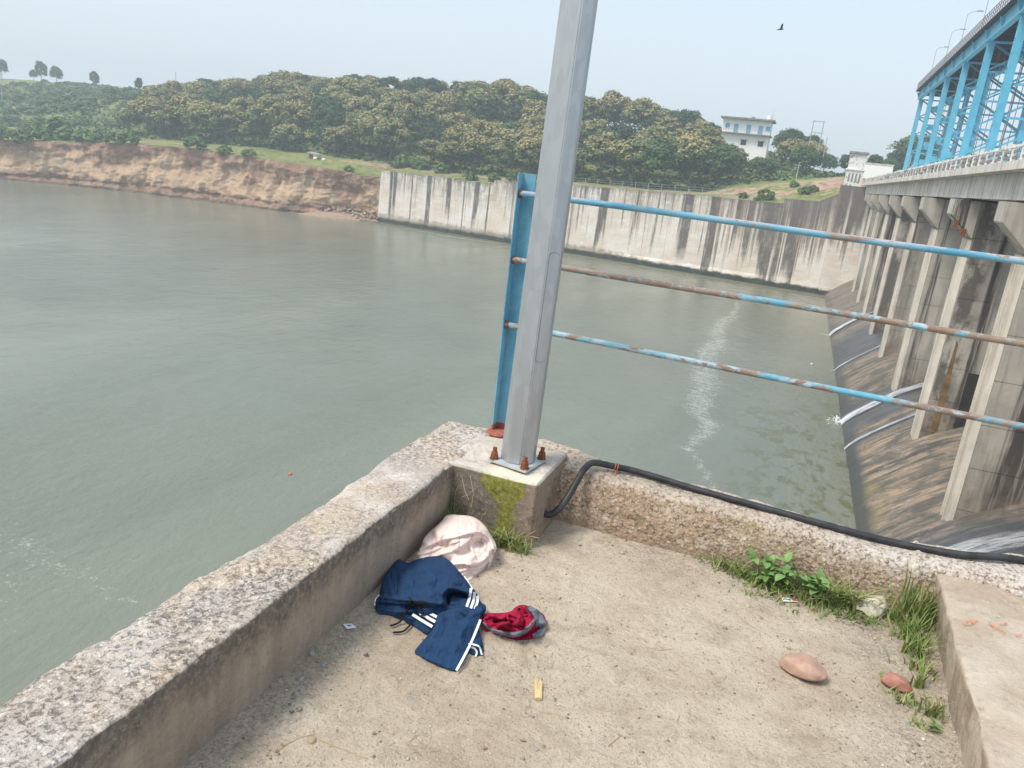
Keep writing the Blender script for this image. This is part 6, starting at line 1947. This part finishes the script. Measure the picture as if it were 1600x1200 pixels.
# broad leaved weeds, leaf by leaf
def leaf_mesh(lib={}):
    if 'm' in lib: return lib['m']
    Vs, Fs = [], []
    prof_ = [(0, .0), (.12, .16), (.3, .27), (.5, .30), (.7, .24), (.88, .12), (1.0, .0)]
    for t, w_ in prof_:
        z = .10 * math.sin(t * 3.0) - .10 * t * t
        Vs += [(t, -w_, z + .07 * w_ / .3), (t, 0, z - .01), (t, w_, z + .07 * w_ / .3)]
    for i in range(len(prof_) - 1):
        a = i * 3
        Fs += [(a, a + 3, a + 4, a + 1), (a + 1, a + 4, a + 5, a + 2)]
    me = bpy.data.meshes.new('leaf'); me.from_pydata(Vs, [], Fs); me.materials.append(M['weed'])
    me.polygons.foreach_set('use_smooth', np.ones(len(me.polygons), bool))
    lib['m'] = me
    return me
def weed(x, y, stems, lab, seed, hgt):
    r = random.Random(seed)
    t = thing('weed', (x, y, ZF), lab, 'plant', 'broad leaved weeds at the parapet foot')
    for s_ in range(stems):
        a = r.uniform(0, 6.28); ln_ = hgt * r.uniform(.6, 1.1)
        tip = Vector((math.cos(a) * ln_ * .55, math.sin(a) * ln_ * .4 - .015, ln_))
        base_ = Vector((r.uniform(-.03, .03), r.uniform(-.02, .01), -.003))
        w0 = Vector((x, y, ZF))
        MB().tube([w0 + base_, w0 + base_ + tip * .5 + Vector((0, 0, .01)), w0 + base_ + tip], [.0028, .0022, .0014], 6).build('stem', M['weedstem'], t)
        for k in range(7):
            f = [1, 1, .97, .95, .7, .66, .42][k]
            o = bpy.data.objects.new('leaf', leaf_mesh()); COL.objects.link(o); o.parent = t
            o.location = base_ + tip * f
            ang = a + k * 2.4 + r.uniform(-.3, .3)
            if k == 0: tilt = -.9
            else: tilt = r.uniform(-.35, .25)
            o.rotation_euler = (r.uniform(-.3, .3), tilt, ang)
            L_ = r.uniform(.034, .058) * (.5 if hgt < .05 else 1.0)
            o.scale = (L_, L_ * r.uniform(.9, 1.2), L_)
weed(.155, 3.115, 8, 'larger bright green broad leaved weed at the parapet foot', 3, .115)
weed(.335, 3.105, 7, 'smaller broad leaved weed right of the larger one', 5, .10)
weed(.70, 2.47, 1, 'tiny broad leaved weed by the raised slab', 12, .03)

# ================================================================== IN THE AIR AND ON THE WATER
d_ = ray(1220, 46); p = d_ * 82 / d_[1]
ux = np.array(_rt); uy = np.array(_h); uz = np.array([0, 0, 1.0])
def bp_(r_, f_, u_): return tuple(p + ux * r_ + uy * f_ + uz * u_)
bird = thing('bird', tuple(p), 'small dark bird flying in the pale sky left of the blue bridge', 'bird')
body = MB()
body.tube([bp_(-.30, 0, -.02), bp_(-.2, 0, -.02), bp_(-.05, 0, 0), bp_(.1, 0, .01), bp_(.19, 0, .02), bp_(.235, 0, .03), bp_(.27, 0, .02)], [.012, .035, .065, .06, .045, .042, .008], 10)
body.add([bp_(-.2, -.03, -.02), bp_(-.2, .03, -.02), bp_(-.38, .07, -.03), bp_(-.38, -.07, -.03), bp_(-.2, -.03, -.005), bp_(-.2, .03, -.005), bp_(-.38, .07, -.02), bp_(-.38, -.07, -.02)], [(0, 1, 2, 3), (7, 6, 5, 4), (0, 4, 5, 1), (1, 5, 6, 2), (2, 6, 7, 3), (3, 7, 4, 0)])
body.build('body', M['bird'], bird, smooth=True)
for sgn in (-1, 1):
    rows_ = [(0, -.10, .12, .0), (.16, -.12, .10, .10), (.34, -.14, .05, .20), (.52, -.10, -.02, .22), (.62, -.08, -.06, .20)]
    Vw, Fw = [], []
    for s_, b0, f0, u0 in rows_:
        for th in (.008, -.008):
            Vw += [bp_(b0, sgn * (s_ + .04), u0 + th + .02), bp_(f0, sgn * (s_ + .04), u0 + th + .02)]
    for i in range(4):
        a = i * 4
        Fw += [(a, a + 1, a + 5, a + 4), (a + 2, a + 6, a + 7, a + 3), (a, a + 4, a + 6, a + 2), (a + 1, a + 3, a + 7, a + 5)]
    Fw += [(0, 2, 3, 1), (16, 17, 19, 18)]
    MB().add(Vw, Fw).build('wing', M['bird'], bird)
q = atz(453, 741, ZW)
V, Fc = rock_raw((q[0], q[1], ZW + .03), .13, 3, 1, (1, 1, .5), .3)
tag(np_mesh('orange_float', V, Fc, M['orangebit']), 'tiny orange piece of litter floating on the river', 'litter')
q = atz(1268, 569, ZW)
V, Fc = rock_raw((q[0], q[1], ZW + .05), .16, 5, 1, (1, 1, .6), .3)
tag(np_mesh('white_float', V, Fc, M['white']), 'tiny white piece of litter floating near the spillway', 'litter')

# ================================================================== AIR
hb = MB().box(-960, 960, -420, 960, -22.5, 26.0)
hm = bpy.data.materials.new('haze'); hm.use_nodes = True
ht = hm.node_tree
ht.nodes.remove(ht.nodes['Principled BSDF'])
pv = ht.nodes.new('ShaderNodeVolumePrincipled')
pv.inputs['Color'].default_value = (0.80, 0.90, 0.98, 1)
pv.inputs['Density'].default_value = HAZE_DENSITY
pv.inputs['Anisotropy'].default_value = 0.2
ht.links.new(pv.outputs[0], ht.nodes['Material Output'].inputs['Volume'])
hb.build('haze', hm, None, kind='stuff')
